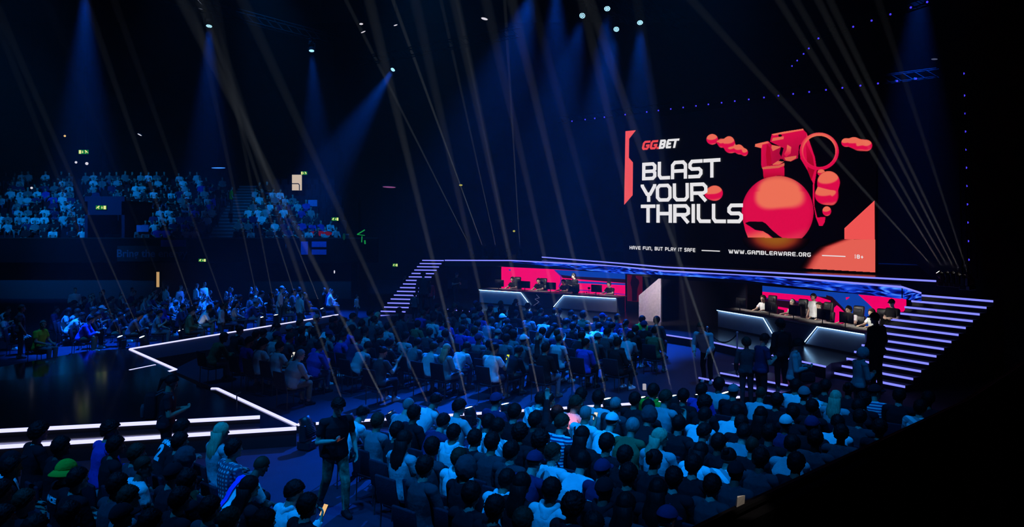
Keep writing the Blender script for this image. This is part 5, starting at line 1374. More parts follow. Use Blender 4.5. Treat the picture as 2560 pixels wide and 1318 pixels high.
for i, (a, t, dy, en, lab) in enumerate(W1):
    Yd = F * (trz - .9 - H) / (Y0 - a[1]); L = PD(a[0], a[1], Yd); T = PD(t[0], t[1], Yd + dy); d = (T - L).normalized()
    face = d if a[1] < 0 else (d + Vector((0, -.30, .0))).normalized()
    if a[1] > 0:
        r = empty('wash_light', tuple(L - Vector((0, 0, 0))), 'blue wash light hung on a truss, %s' % lab, 'stage light', 'blue wash lights'); r.scale = (WS,) * 3
        h = newobj('head', WM['head'], r); h.rotation_euler = face.to_track_quat('Z', 'Y').to_euler(); newobj('led_face', WM['led_face'], h)
        newobj('yoke', WM['yoke'], r); newobj('base', WM['base'], r)
    spot('wash_cone_light', L + d * .12, T, 52000 * en, 25, (.003, .105, 1.0), 1.0, .14)
# trusses
def truss(a, b, w, label, chord=.025):
    a, b = Vector(a), Vector(b); u = (b - a).normalized(); sd = Vector((u.y, -u.x, 0)).normalized(); up = Vector((0, 0, 1)) if abs(u.z) < .8 else Vector((0, 1, 0))
    if abs(u.z) > .8: sd = Vector((1, 0, 0))
    e = empty('lighting_truss', tuple(a), label, 'truss', 'lighting trusses'); L = (b - a).length
    cs = [sd * w / 2, -sd * w / 2, sd * w / 2 - up * w, -sd * w / 2 - up * w]
    mb = MB()
    for c_ in cs: mb.tube(c_, c_ + u * L, chord, M_hang, 6)
    mb.build('chords', e); mb = MB(); n_ = max(2, int(L / (w * 1.3)))
    for i in range(n_):
        p, q = u * (L * i / n_), u * (L * (i + 1) / n_)
        for k0, k1 in ((0, 2), (1, 3), (0, 1), (2, 3)):
            mb.tube(cs[k0] + p, cs[k1] + q, chord * .5, M_hang, 4, None, False)
    mb.build('lacing', e); return e
wl = [PD(a[0], a[1], F * (trz - .9 - H) / (Y0 - a[1])) for a, *_ in W1]
def over(i, j, e0, e1, label):
    A, B = wl[i].copy(), wl[j].copy(); d = (B - A).normalized(); up_ = Vector((0, 0, .78 * WS + .42 - .02))
    truss(A - d * e0 + up_, B + d * e1 + up_, .42, label)
over(0, 1, 12, 1.5, 'dark lattice truss carrying the blue wash lights over the catwalk')
wl.append(wl[2] + Vector((6, -4.5, 0))); over(2, len(wl) - 1, 3, 1, 'dark lattice truss carrying the tilted wash light at far stage end')
over(4, 6, 4, 4, 'dark lattice truss carrying the two upright wash lights over the stage'); over(3, 5, 1.2, 2.5, 'dark lattice truss carrying the two tilted wash lights over the stage')

# rows of tiny blue lamps on the frame around the big screen
E_dot = emit('blue_marker_led', (.06, .04, 1.0), 1.3)
def markers(pts, where, grp, zs):
    dm = MB(); dm.sphere((0, 0, 0), .035, E_dot, 8, 6); me = dm.mesh('lamp'); hm = MB(); hm.bbox((-.05, .02, -.04), (.05, .10, .05), M_plastic, .01); hme = hm.mesh('housing')
    for i, (x, y) in enumerate(pts):
        v = zs(x, y); r = empty('marker_lamp', tuple(v), 'tiny blue marker lamp %s, %s' % (where, ('%s from the left' % ordw(i + 1)) if 'above' in where or 'top' in where else '%s from the top' % ordw(i + 1)), 'lamp', grp)
        newobj('lamp', me, r); newobj('housing', hme, r)
row = [(1430,303),(1463,299),(1487,296),(1511,292.5),(1563,287),(1617,280),(1646,276),(1677,273),(1708,269),(1740,265),(1771,261),(1804,257),(1837,252.5),(1872,248),(1910,242),(1946,238),(1983,233),(2023,228),(2065,223),(2106,218),(2151,213.5),(2195,208.5),(2243,203.5),(2290,197)]
zrow = 9.7; rowf0 = lambda x, y: PD(x, y, F * (zrow - H) / (Y0 - y))
def on_line(A, B):
    def f(x, y):   # point of the segment line seen at column x (or row y when upright)
        k = (x - CX) / F; d = B - A
        if abs(d.z) > abs(d.x) + abs(d.y): r = (Y0 - y) / F; t = (r * A.y + H - A.z) / (d.z - r * d.y)
        else: t = (k * A.y - A.x) / (d.x - k * d.y)
        return A + d * t
    return f
rowf = on_line(rowf0(*row[0]), rowf0(*row[-1]))
markers(row, 'in the long row above the big screen', 'marker lamps above the screen', rowf)
ra, rb = rowf(*row[0]), rowf(*row[-1]); truss(ra + (ra - rb).normalized() * .8 + Vector((.02, .22, .30)), rb + (rb - ra).normalized() * .8 + Vector((.02, .22, .30)), .30, 'dark lattice truss with a row of blue marker lamps above the screen', .02)
colm = [(2409,184),(2411,239),(2412,283.5),(2412.5,329),(2414,374),(2415,419.5),(2416.5,465),(2417.5,511),(2419,556.5),(2420,603),(2421.5,649.5)]
ca_, cb_ = PD(2409, 184, 25.0), PD(2421.5, 649.5, 25.0); markers(colm, 'on the upright right of the screen', 'marker lamps on the upright', on_line(ca_, cb_))
ud = (ca_ - cb_); truss(cb_ + ud * (-.10) + Vector((0, .10, 0)), ca_ + ud * .05 + Vector((0, .10, 0)), .30, 'dark upright truss with blue marker lamps right of the screen', .02)
topm = [(1980,165),(1993,145),(2009,120),(2022,108),(2046,96),(2133,72),(2179,58.5),(2226,45),(2277,31),(2318,5)]
z11 = lambda x, y: PD(x, y, F * 7.2 / (Y0 - y)); t0_, t1_, t2_ = z11(*topm[0]), z11(*topm[4]), z11(*topm[9])
markers(topm[:5], 'on the short top frame', 'marker lamps on the short top frame', on_line(t0_, t1_)); markers(topm[5:], 'on the long top frame', 'marker lamps on the long top frame', on_line(t1_, t2_))
for a_, b_, nm_ in ((t0_, t1_, 'short'), (t1_, t2_, 'long')):
    d_ = (b_ - a_).normalized() * .5; n_ = Vector((-d_.y, d_.x, 0)).normalized(); n_ = n_ if n_.y > 0 else -n_
    truss(a_ - d_ * .2 + n_ * .22 + Vector((0, 0, .30)), b_ + d_ + n_ * .22 + Vector((0, 0, .30)), .30, '%s dark lattice truss with blue marker lamps at upper right' % nm_, .02)

# little bright things far away: ceiling lamps seen in the dark
def glint(px, py, Yd, r, m, label, nm='ceiling_lamp', sc=(1, 1, 1), tilt=0):
    v = PD(px, py, Yd); e = empty(nm, tuple(v), label, 'lamp'); e.rotation_euler.y = tilt
    mb = MB(); mb.sphere((0, 0, 0), r, m, 10, 8, sc); mb.build('lamp', e); mb = MB(); mb.bbox((-r * sc[0] * 1.1, .02, r * sc[2] * .6), (r * sc[0] * 1.1, max(r, .05), r * sc[2] * .6 + .05), M_plastic, .01); mb.build('housing', e)
    top = (ZT - v.z); mb = MB(); mb.tube((0, .035, r * sc[2] * .6), (top * math.sin(-tilt), .035, top * math.cos(tilt)), .005, M_hang, 5); mb.build('suspension_wire', e)
E_w = emit('lamp_white', lin(220, 215, 225), 1.0, False); E_a = emit('lamp_amber', lin(235, 190, 120), 1.0, False); E_c = emit('lamp_cool_blue', lin(60, 140, 255), 1.2, False); E_r = emit('lamp_red', lin(150, 24, 22), 1.0, False); E_g = emit('rig_green_glow', lin(20, 130, 60), 1.0, False); E_y = emit('lamp_dim_yellow', lin(170, 160, 60), 1.0, False)
glint(349, 337, 46, .12, E_w, 'short slanted white tube lamp high above the far stand', sc=(1.2, .5, .25), tilt=.5)
glint(162, 340, 50, .07, E_a, 'tiny amber lamp high at far left'); glint(190, 406, 52, .08, E_w, 'dim white lamp under the left exit sign', nm='wall_lamp'); glint(217, 409, 52, .10, E_w, 'bright white lamp under the left exit sign', nm='wall_lamp')
glint(546, 420, 48, .16, E_c, 'flat glowing blue lamp above the stand stairs', sc=(2.8, .6, .22)); glint(1211, 47, 34, .14, E_w, 'slanted white slotted lamp at top centre', sc=(1.1, .5, .35), tilt=.25); glint(903, 60, 36, .09, E_w, 'small white lamp on the dark rigging', sc=(1, .5, .5)); glint(989, 63, 36, .08, E_w, 'small white angled lamp beside the rigging', sc=(1.2, .5, .3), tilt=-.3)
glint(908, 80, 36, .09, E_w, 'small curved white lamp below the rigging', sc=(1.3, .5, .25), tilt=-.4); glint(973, 468, 50, .20, emit('lamp_pink', lin(130, 70, 120), 1.0, False), 'dim pink window glow far behind the stage', 'wall_lamp', (2.2, .5, .25), .05); glint(2075, 276, 27, .12, E_r, 'thin red lamp above the grenade ring', sc=(1.2, .5, .2)); glint(2336, 148, 28, .10, emit('lamp_grey', lin(70, 75, 100), 1.0, False), 'dim pale double lamp at upper right', sc=(1.2, .5, .3))
glint(79, 470, 46.5, .07, E_w, 'bright phone torch in the far stand crowd', 'torch'); glint(1152, 463, 55, .10, E_y, 'tiny yellow exit lamp far behind the stage', 'wall_lamp', (1.3, .5, .6)); glint(1285, 578, 55, .09, E_y, 'tiny yellow lamp low behind the stage', 'wall_lamp', (1, .5, .8)); glint(836, 680, 44, .08, E_w, 'small white lamp on the wall under the stand', 'wall_lamp', (.5, .5, 1.2))
# ------------------------------------------------------------------ exit signs, banners, lit openings of the far side
E_sg = emit('exit_green', lin(20, 120, 40), 1.0, False); E_sy = emit('exit_pale', lin(240, 236, 150), 1.0, False)
def exit_sign(px, py, Yd, w, h, label, flip=False):
    v = PD(px, py, Yd); W_, H_ = w * Yd / F, h * Yd / F
    e = empty('exit_sign', tuple(v), label, 'sign', 'exit signs')
    mb = MB(); mb.box((-W_/2, .0, -H_/2), (W_/2, .12, H_/2), M_plastic); mb.build('case', e)
    mb = MB(); mb.tube((0, .06, H_/2), (0, .06, ZT - v.z), .006, M_hang, 5); mb.build('suspension_wire', e)
    mb = MB(); mb.box((-W_*.48, -.012, -H_*.46), (W_*.48, -.001, H_*.46), E_sg); mb.build('face', e)
    s_ = -1 if flip else 1; mb = MB(); Q = lambda pts: mb.add([(s_ * x * W_, -.016, z * H_) for x, z in pts], [list(range(len(pts)))], E_sy)
    Q([(.22, -.40), (.44, -.40), (.44, .40), (.22, .40)])                                    # doorway
    Q([(.05, .30), (.11, .30), (.11, -.02), (.17, -.02), (.08, -.32), (-.01, -.02), (.05, -.02)])   # arrow
    for a, b, w_ in (((-.30, .05), (-.20, .22), .11), ((-.28, .18), (-.14, .20), .05), ((-.30, .18), (-.38, .05), .05), ((-.30, .02), (-.20, -.12), .06), ((-.20, -.12), (-.20, -.34), .05), ((-.30, .0), (-.38, -.16), .06), ((-.38, -.16), (-.46, -.18), .05)):
        d = Vector((b[0] - a[0], (b[1] - a[1]) * .45)).normalized(); n_ = Vector((-d.y, d.x / .45)) * w_ / 2
        Q([(a[0] + n_.x, a[1] + n_.y), (b[0] + n_.x, b[1] + n_.y), (b[0] - n_.x, b[1] - n_.y), (a[0] - n_.x, a[1] - n_.y)])
    Q([(-.18 + .05 * math.cos(k), .32 + .10 * math.sin(k)) for k in [math.pi * j / 5 for j in range(10)]])
    mb.build('pictogram', e)
exit_sign(209, 380, 53, 26, 11, 'green lit exit sign highest at far left above the stand', True)
exit_sign(253, 519, TY - .08, 28, 11, 'green lit exit sign on the entrance box in the far stand')
exit_sign(760, 433, 51, 16, 9, 'green lit exit sign above the bright open doorway', True)
exit_sign(838, 548, 48, 18, 9, 'green lit exit sign at the right end of the far stand')
exit_sign(506, 651, 44, 19, 8, 'green lit exit sign under the balcony banner'); exit_sign(988, 663, 46, 13, 8, 'green lit exit sign beside the far stage stairs')
def lit_door(x0, y0, x1, y1, Yd, m, label, rail=False):
    a, b = PD(x0, y0, Yd), PD(x1, y1, Yd); e = empty('lit_doorway', ((a.x + b.x) / 2, Yd, b.z), label, 'doorway'); w, h = (b.x - a.x) / 2, a.z - b.z
    mb = MB(); mb.box((-w, .0, 0), (w, .05, h), m); mb.build('opening', e)
    mb = MB()
    for bx in (((-w - .08, -.03, 0), (-w, .1, h + .08)), ((w, -.03, 0), (w + .08, .1, h + .08)), ((-w - .08, -.03, h), (w + .08, .1, h + .08))): mb.box(*bx, M_wall)
    mb.build('frame', e)
    if rail: mb = MB(); mb.path([(-w, -.15, h * .42), (w * .4, -.15, h * .42), (w * .6, -.15, h * .34), (w * .6, -.15, 0)], .03, M_black); mb.build('handrail', e)
lit_door(730, 437, 755, 476, 51.2, E_door, 'bright open doorway with handrail at top of the far stand', True)
lit_door(391, 680, 399, 718, 44.5, E_door2, 'narrow warm lit door gap under the balcony banner')
def banner(x0, y0, x1, y1, Yd, m, label, txt=None, tm=None, size=.5, cat='banner'):
    a, b = PD(x0, y0, Yd), PD(x1, y1, Yd); e = empty(cat, ((a.x + b.x) / 2, Yd, (a.z + b.z) / 2), label, cat); w, h = (b.x - a.x) / 2, (a.z - b.z) / 2
    mb = MB(); mb.bbox((-w, 0, -h), (w, .04, h), m, .008); mb.build('cloth', e)
    if txt:
        me = text_mesh(txt, size, 'lettering', 0.0, .012); me.materials.append(tm); me.transform(Matrix.Translation((0, -.015, 0)) @ Matrix.Rotation(math.pi / 2, 4, 'X')); newobj('lettering', me, e)
banner(293, 615, 466, 654, TY - .35, mat('banner_navy', (.02, .035, .045), .8, .1), 'dark balcony banner with pale blue slogan letters', 'Bring the energy', mat('banner_letters', (.10, .17, .28), .8, .1), .62)
MBb = mat('blue_sheet', (.06, .13, .55), .8, .1)
banner(402, 600, 464, 617, TY - .42, MBb, 'plain blue sheet hung on the balcony above the slogan banner'); banner(341, 563, 371, 580, TY - .1, mat('blue_sheet_pale', (.16, .26, .60), .8, .1), 'pale blue sheet on the front row of the far stand')
banner(752, 604, 770, 637, TY - .42, MBb, 'narrow blue flag panel at the left of a cross'); banner(779, 604, 816, 618, TY - .42, MBb, 'blue flag panel at the upper right of a cross'); banner(779, 624, 816, 637, TY - .42, MBb, 'blue flag panel at the lower right of a cross')
banner(770, 500, 793, 516, TY + 4.2, mat('blue_sheet_pale', (.16, .26, .60)), 'pale blue sheet held up at right edge of the crowd')
glint(800, 584, TY + .3, .22, emit('lamp_dark_red', lin(84, 12, 30), 1.0, False), 'dim red glow at the right end of the stand', 'wall_lamp', (3.4, .4, .7)); 
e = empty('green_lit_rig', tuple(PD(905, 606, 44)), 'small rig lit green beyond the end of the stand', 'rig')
mb = MB(); mb.path([(-.28, 0, .45), (.16, 0, .72)], .035, E_g); mb.path([(-.28, 0, .45), (.16, 0, .40)], .02, E_g); mb.path([(.0, 0, .35), (-.02, 0, .0)], .03, E_g); mb.path([(.16, 0, .12), (.18, 0, -.1)], .045, E_g); mb.build('frame', e)  # green light falling on the rig is put in as glowing colour
glint(860, 592, 44.5, .10, emit('lamp_dim_green', lin(4, 44, 40), 1.0, False), 'dim green doorway glow beside the green rig', 'wall_lamp', (.8, .4, 2.0))
# ------------------------------------------------------------------ people on and around the stage
def stand_at(px, py_top, zf, pose, face, Yd=None, scale=None, **kw):
    """head top at the pixel; depth from the floor height and stature"""
    pr = PROTO[pose]; hz = pr['HM'].translation.z + .125; sc = scale or 1.0
    if Yd is None:
        Yd = F * (H - zf - hz * sc) / (py_top - Y0)
    else: sc = (H - zf - (py_top - Y0) * Yd / F) / hz
    X = (px - CX) * Yd / F; rz = rz_of(face); hv = pr['HM'].translation * sc; off = Matrix.Rotation(rz, 2) @ Vector((hv.x, hv.y))
    return person(pose, (X - off.x, Yd - off.y, zf), rz, scale=sc, **kw)
def phone(loc, rot, label, m=None):
    e = empty('phone', loc, label, 'phone', 'lit phones'); e.rotation_euler = rot
    mb = MB(); mb.bbox((-.037, -.075, -.005), (.037, .075, .005), M_plastic, .004); mb.build('body', e)
    mb = MB(); mb.box((-.033, -.069, .0055), (.033, .069, .0065), m or emit('phone_screen', lin(235, 225, 210), 1.0)); mb.build('screen', e)
front = stand_at(846, 997, 0, 'walk_phone', (.55, -.83), 11.5, top='tee', topc='black', legc='camo', hair='short', hc='black', skin=M_skin, shoec='black', label='person in black T-shirt and camouflage trousers walking in front aisle, looking at phone', group=None)
hx = front.matrix_basis @ Vector((.055, .37, 1.20)); phone(tuple(hx), (.5, .3, front.rotation_euler.z + .3), 'phone in the hand of the person walking in the front aisle', emit('phone_dim', lin(120, 70, 50), 1.0, False))
bw = stand_at(430, 940, 0, 'hold', (.9, .35), top='tee', topc='maroon', legc='black', hair='tail', hc='black', skin=M_skin2, label='person with backpack standing before the small stage looking at phone')
mb = MB(); mb.bbox((-.15, -.34, 1.02), (.15, -.14, 1.48), CL['black'], .05); mb.bbox((-.12, -.40, 1.06), (.12, -.33, 1.28), CL['darkgrey'], .03)
for sx in (-1, 1): mb.path([(sx*.11, -.16, 1.44), (sx*.12, -.04, 1.50), (sx*.12, .12, 1.42), (sx*.13, .13, 1.22), (sx*.14, -.10, 1.06)], .018, CL['darkgrey'])
bp = mb.build('backpack', None, True); bp.matrix_world = bw.matrix_basis; tag(bp, 'black backpack on the person standing before the small stage', 'backpack')
stand_at(1752, 808, ISL, 'stoop', (-.55, -.8), 20.0, top='long', topc='lightgrey', legc='black', hair='short', hc='brown', shoec='white', label='stooping person in pale sweater and white shoes on the island right aisle')
stand_at(1996, 850, 0, 'hold', (.75, -.3), 17.4, top='hoodie', topc='lightgrey', legc='black', hair='curly', hc='black', label='person in pale blue hoodie carrying a black bag before the stage steps')
mb = MB(); mb.bbox((-.16, -.10, 0), (.16, .10, .22), CL['black'], .04); mb.path([(-.12, 0, .2), (-.08, 0, .36), (.08, 0, .36), (.12, 0, .2)], .012, M_plastic); bag = mb.build('shoulder_bag', None, True, tuple(PD(2018, 955, 17.2))); tag(bag, 'black bag held low by the person in pale blue hoodie', 'bag')
stand_at(1950, 800, ISL, 'stand', (-.3, .9), 19.4, top='long', topc='black', legc='black', hair='curly', hc='black', label='person all in black standing tallest before the near player desk')
stand_at(1912, 836, 0, 'hold', (.8, .2), 18.3, top='tee', topc='navy', legc='black', hair='short', hc='black', label='person in navy T-shirt with bare forearms before the stage steps')
stand_at(1866, 846, 0, 'stand', (.2, .95), 18.6, top='long', topc='darkgrey', legc='darkgrey', hair='curly', hc='brown', label='person in charcoal coat standing by the rope stanchion')
stand_at(2158, 872, 0, 'hold', (.9, .1), 16.9, top='hoodie', topc='teal', legc='darkgrey', hair='hood', hc='lightgrey', label='person in grey hoodie, hood up, before the near stage stairs')
stand_at(2186, 783, .0, 'stand', (-.4, .8), 20.2, top='long', topc='black', legc='black', hair='cap', hc='black', label='person in black with peaked cap at the foot of the near stairs')
stand_at(2229, 749, DECK, 'arms_folded', (-.8, -.35), 23.6, top='tee', topc='black', legc='black', hair='cap', hc='black', skin=M_skin, label='person in black T-shirt and cap on deck beside the near stairs')
stand_at(55, 762, 0, 'stand', (.7, .5), 25.3, top='tee', topc='darkgrey', legc='darkgrey', hair='crop', hc='brown', label='large person in dark T-shirt standing at far left beyond small stage')
r_ = P(108, 812, 1.25); block('far left corner', [(108, 812, 'yt g t')], 0, (.9, -.1), 1.05, 'LC', True)
stand_at(1058, 680, .3, 'stand', (-.2, .9), 34.5, top='long', topc='black', legc='black', hair='short', hc='black', label='person in black with back to us on the far stage stairs')
stand_at(1037, 733, .2, 'stand', (.3, .9), 33.5, top='long', topc='darkgrey', legc='black', hair='bun', hc='black', label='person with hair bun at the foot of the far stage stairs')
stand_at(1073, 700, .3, 'stand', (.2, -.9), 35.6, top='long', topc='red', legc='black', hair='short', hc='black', label='person in red sweater beside the far stage stairs')
stand_at(1290, 748, ISL, 'stand', (.3, .9), 27.5, top='long', topc='black', legc='black', hair='tail', hc='black', label='person in black standing among the centre seats before the far desk')
stand_at(1386, 772, ISL, 'stand', (.5, .8), 26.0, top='long', topc='black', legc='black', hair='short', hc='black', label='person in black standing at the far edge of the centre seats')
stand_at(893, 738, 0, 'stand', (.9, -.2), 36.0, top='tee', topc='lightgrey', legc='denim', hair='short', hc='black', label='person in light T-shirt standing left of the far stage stairs')
stand_at(556, 760, 0, 'stand', (.9, .2), 29.0, top='long', topc='lightgrey', legc='darkgrey', hair='short', hc='black', label='person in light sweater standing among the seats behind the catwalk')
cam_op = stand_at(1142, 682, DECK, 'hold', (.6, -.8), 38.5, top='tee', topc='black', legc='black', hair='beanie', hc='black', label='camera operator in black standing in the dark left of far desk')

# players behind the desks: chairs, monitors, people
def gaming_chair():
    out = []
    mb = MB(); mb.bbox((-.25, -.24, .44), (.25, .26, .53), M_plastic, .035); out.append(('seat', mb.mesh('seat', True)))
    mb = MB(); T = Matrix.Translation((0, -.24, .52)) @ Matrix.Rotation(.14, 4, 'X'); mb.bbox((-.26, -.06, 0), (.26, .05, .48), M_plastic, .045, T); mb.bbox((-.20, -.05, .44), (.20, .05, .80), M_plastic, .05, T); mb.bbox((-.13, .05, .58), (.13, .09, .70), CL['darkgrey'], .02, T); out.append(('backrest', mb.mesh('backrest', True)))
    mb = MB(); mb.tube((0, 0, .06), (0, 0, .45), .035, M_steel)
    for k in range(5):
        a = 2 * math.pi * k / 5; mb.tube((0, 0, .09), (.30 * math.cos(a), .30 * math.sin(a), .06), .025, M_plastic, 8, .018); mb.sphere((.30 * math.cos(a), .30 * math.sin(a), .03), .03, M_plastic, 8, 6)
    out.append(('base', mb.mesh('base')))
    for sx in (-1, 1):
        mb = MB(); mb.path([(sx * .28, .0, .48), (sx * .29, .0, .70)], .02, M_plastic); mb.bbox((sx * .29 - .04, -.14, .70), (sx * .29 + .04, .14, .73), M_plastic, .012); out.append(('armrest', mb.mesh('armrest', True)))
    return out
GCH = gaming_chair()
def monitor_meshes():
    out = []
    mb = MB(); mb.bbox((-.28, -.02, .14), (.28, .02, .48), M_plastic, .012); mb.bbox((-.10, -.05, .22), (.10, -.02, .40), M_plastic, .015); out.append(('case', mb.mesh('case', True)))
    mb = MB(); mb.box((-.265, .0205, .155), (.265, .022, .465), emit('monitor_glow', lin(120, 130, 160), 1.0)); out.append(('screen', mb.mesh('screen')))
    mb = MB(); mb.tube((0, -.05, 0), (0, -.05, .30), .018, M_steel); mb.bbox((-.12, -.12, 0), (.12, .07, .015), M_plastic, .005); out.append(('stand', mb.mesh('stand')))
    return out
MON = monitor_meshes()
def at_desk(D, ang, x, y, z=0.0):
    v = Matrix.Rotation(ang, 4, 'Z') @ Vector((x, y, z)); return (D.location.x + v.x, D.location.y + v.y, D.location.z + v.z)
ball = ('first', 'second', 'third', 'fourth', 'fifth')
def player_row(D, ang, L, which, tops, hairs, present, xs, spare=None):
    ftoward = Vector((math.sin(ang), -math.cos(ang), 0))   # towards the house
    for i, xx in enumerate(xs):
        wh = '%s from the left, %s desk' % (ball[i], which)
        r = empty('gaming_chair', at_desk(D, ang, xx + .12, 1.30, .0), 'black gaming chair, %s' % wh, 'chair', 'gaming chairs', rz_of(ftoward) + .15)
        for nm, me in GCH: newobj(nm, me, r)
        m = empty('monitor', at_desk(D, ang, xx - .12, .30, .751), 'black monitor seen from behind, %s' % wh, 'monitor', 'player monitors', ang)
        for nm, me in MON: newobj(nm, me, m)
        if present[i]:
            o = person('desk', at_desk(D, ang, xx + .12, 1.26, 0), rz_of(ftoward) + random.uniform(-.25, .25), 'tee', tops[i], 'darkgrey', hairs[i][0], hairs[i][1], skin=M_skin, label='player in %s T-shirt with headset, %s' % (CN[tops[i]], wh), group='seated players')
            h = newobj('headset', HEADSET, o); h.matrix_local = PROTO['desk']['HM']
player_row(DESK_L, AL_, LL_, 'far', ['black'] * 5, [('short', 'black')] * 5, [1, 1, 1, 0, 1], [1.15, 2.75, 4.25, 5.55, 6.75])
player_row(DESK_R, AR_, LR_, 'near', ['white'] * 5, [('short', 'brown'), ('crop', 'grey'), ('short', 'brown'), ('bob', 'black'), ('short', 'brown')], [1, 1, 1, 1, 1], [1.1, 2.7, 3.9, 5.2, 6.15])
o = stand_at(1434, 684, DECK, 'hold', (-.75, -.3), 36.0, top='tee', topc='black', legc='black', hair='short', hc='black', skin=M_skin, label='coach in black with headset standing before the far pink screen')
h = newobj('headset', HEADSET, o); h.matrix_local = PROTO['hold']['HM']
o = stand_at(2033, 735, DECK, 'stand', (-.75, -.35), 26.2, top='tee', topc='white', legc='darkgrey', hair='short', hc='brown', skin=M_skin, label='coach in white T-shirt with headset standing behind the near desk')
h = newobj('headset', HEADSET, o); h.matrix_local = PROTO['stand']['HM']
# small microphone lamps on the far desk
for i, x in enumerate((3.35, 4.95, 6.2)):
    e = empty('desk_camera', at_desk(DESK_L, AL_, x, .35, .751), 'small black camera on a stalk, %s on the far desk' % ball[i], 'camera', 'desk cameras'); mb = MB(); mb.tube((0,0,0),(0,0,.26),.010,M_plastic); mb.build('stalk', e); mb = MB(); mb.bbox((-.06,-.04,.26),(.06,.05,.35),M_plastic,.012); mb.build('camera_body', e)
# rope stanchions
def stanchion(px, py, zf, label):
    v = P(px, py, zf); e = empty('rope_stanchion', tuple(v), label, 'stanchion', 'rope stanchions')
    mb = MB(); mb.lathe([(.17, 0), (.17, .02), (.05, .05)], M_chrome, 18); mb.build('base', e); mb = MB(); mb.tube((0,0,.03),(0,0,.96),.022,M_chrome,12); mb.build('post', e); mb = MB(); mb.sphere((0,0,.98),.04,M_chrome); mb.build('finial', e)
    return v
va = stanchion(1843, 912, ISL, 'chrome rope stanchion on the blue carpet before the near desk'); vb = stanchion(1768, 895, ISL, 'chrome rope stanchion behind the stooping person')
mb = MB(); pts = [va.lerp(vb, t) + Vector((0, 0, .93 - .34 * (1 - (2*t-1)**2))) for t in [k / 12 for k in range(13)]]; mb.path(pts, .02, CL['black']); tag(mb.build('barrier_rope', None, True), 'black rope sagging between the two chrome stanchions', 'rope')
# bright bar left standing on the island right of the moving lights
for i, (px, py, w, h_) in enumerate(((1611, 971, 8, 15), (1638, 990, 10, 22))):
    v = P(px, py + 6, ISL); e = empty('glowing_pylon', (v.x, v.y, ISL), '%s of two small pale glowing pylons on the blue aisle' % ('farther', 'nearer')[i], 'lamp', 'glowing pylons'); k = v.y / F
    mb = MB(); mb.bbox((-w*k/2, -.04, .02), (w*k/2, .04, .02 + h_*k), emit('pylon_glow', lin(170, 165, 175), 1.0, False), .01); mb.build('tube', e); mb = MB(); mb.bbox((-w*k*.8, -.08, 0), (w*k*.8, .08, .025), M_plastic, .008); mb.build('base', e)
# tripod with camera in front of the far desk logo: pale angular emblem on the desk front
e = empty('desk_emblem', at_desk(DESK_L, AL_, 3.55, -.075, .0), 'pale angular line emblem on the dark middle of far desk', 'emblem', None, AL_)
mb = MB(); El = emit('emblem_line', lin(90, 95, 130), 1.0, False)
for ln in (((-.02,.64),(.16,.50),(-.10,.42),(.14,.30),(-.18,.10)), ((.05,.27),(.05,.10),(.17,.10))):
    for a, b in zip(ln[:-1], ln[1:]): mb.tube((a[0], 0, a[1]), (b[0], 0, b[1]), .009, El, 6)
mb.build('lines', e)

# prints and things on the audience
def print_on(key, txt, size, z, m, curve=0.0, x=0.0, mesh=None, bold=.006):
    o, p = SPECIAL[key]; pr = PROTO[p['po']]; tk = TOPS[p['top']][0]; me_s = pr[tk]
    if 'b_' + tk not in pr: pr['b_' + tk] = BVHTree.FromPolygons([v.co[:] for v in me_s.vertices], [f.vertices[:] for f in me_s.polygons])
    bv = pr['b_' + tk]; tx = mesh or text_mesh(txt, size, 'print', 0, bold)
    axis = (pr['nb'] - pr['pc']).normalized(); nf = Vector((0, axis.z, -axis.y))      # along the spine, and straight into the back
    for v in tx.vertices:
        t = v.co.y + z - curve * v.co.x ** 2 - .53; c0 = pr['pc'] + axis * t + Vector((v.co.x + x, 0, 0))
        hit = bv.ray_cast(c0 - nf * .8, nf, .85)
        v.co = (hit[0] if hit[0] is not None else c0 - nf * .13) - nf * .006
    tx.materials.clear(); tx.materials.append(m)
    top = [c_ for c_ in o.children if c_.name.split('.')[0] in ('t_shirt', 'sweater', 'hoodie', 'tank_top')][0]
    newobj('print', tx, top)
Mw = mat('print_white', (.75, .75, .78), .8, .1); Mk = mat('print_black', (.02, .02, .03), .8, .1); Mg_ = mat('print_grey', (.30, .32, .36), .8, .1)
def grid_text(txt, size, bold=.006):
    me = text_mesh(txt, size, 'print', 0, bold); bm = bmesh.new(); bm.from_mesh(me); bmesh.ops.triangulate(bm, faces=bm.faces[:]); bmesh.ops.subdivide_edges(bm, edges=[e_ for e_ in bm.edges if e_.calc_length() > .03], cuts=1); bm.to_mesh(me); bm.free(); return me
print_on('two', '2', .30, .83, Mw, mesh=grid_text('2', .30, .012)); print_on('two', 'RUNNER', .075, 1.0, Mw, .8, mesh=grid_text('RUNNER', .075))
print_on('bucket', 'FRANCE', .085, .92, Mw, .6, mesh=grid_text('FRANCE', .085)); print_on('salmon', 'Brother 95', .085, .88, Mk, mesh=grid_text('Brother 95', .085, .003))
def square(w, h): 
    bm = bmesh.new(); bmesh.ops.create_grid(bm, x_segments=6, y_segments=6, size=.5)
    for v in bm.verts: v.co = Vector((v.co.x * w, v.co.y * h, 0))
    me = bpy.data.meshes.new('print'); bm.to_mesh(me); bm.free(); return me
print_on('bucket', '', 0, .70, Mg_, mesh=square(.11, .10)); print_on('emblem', '', 0, .88, Mw, mesh=square(.025, .03)); print_on('triangle', '', 0, .90, Mw, mesh=square(.08, .07)); print_on('bluecap', '', 0, .86, Mw, mesh=square(.18, .02)); print_on('bluecap', '', 0, .80, Mg_, mesh=square(.18, .015))
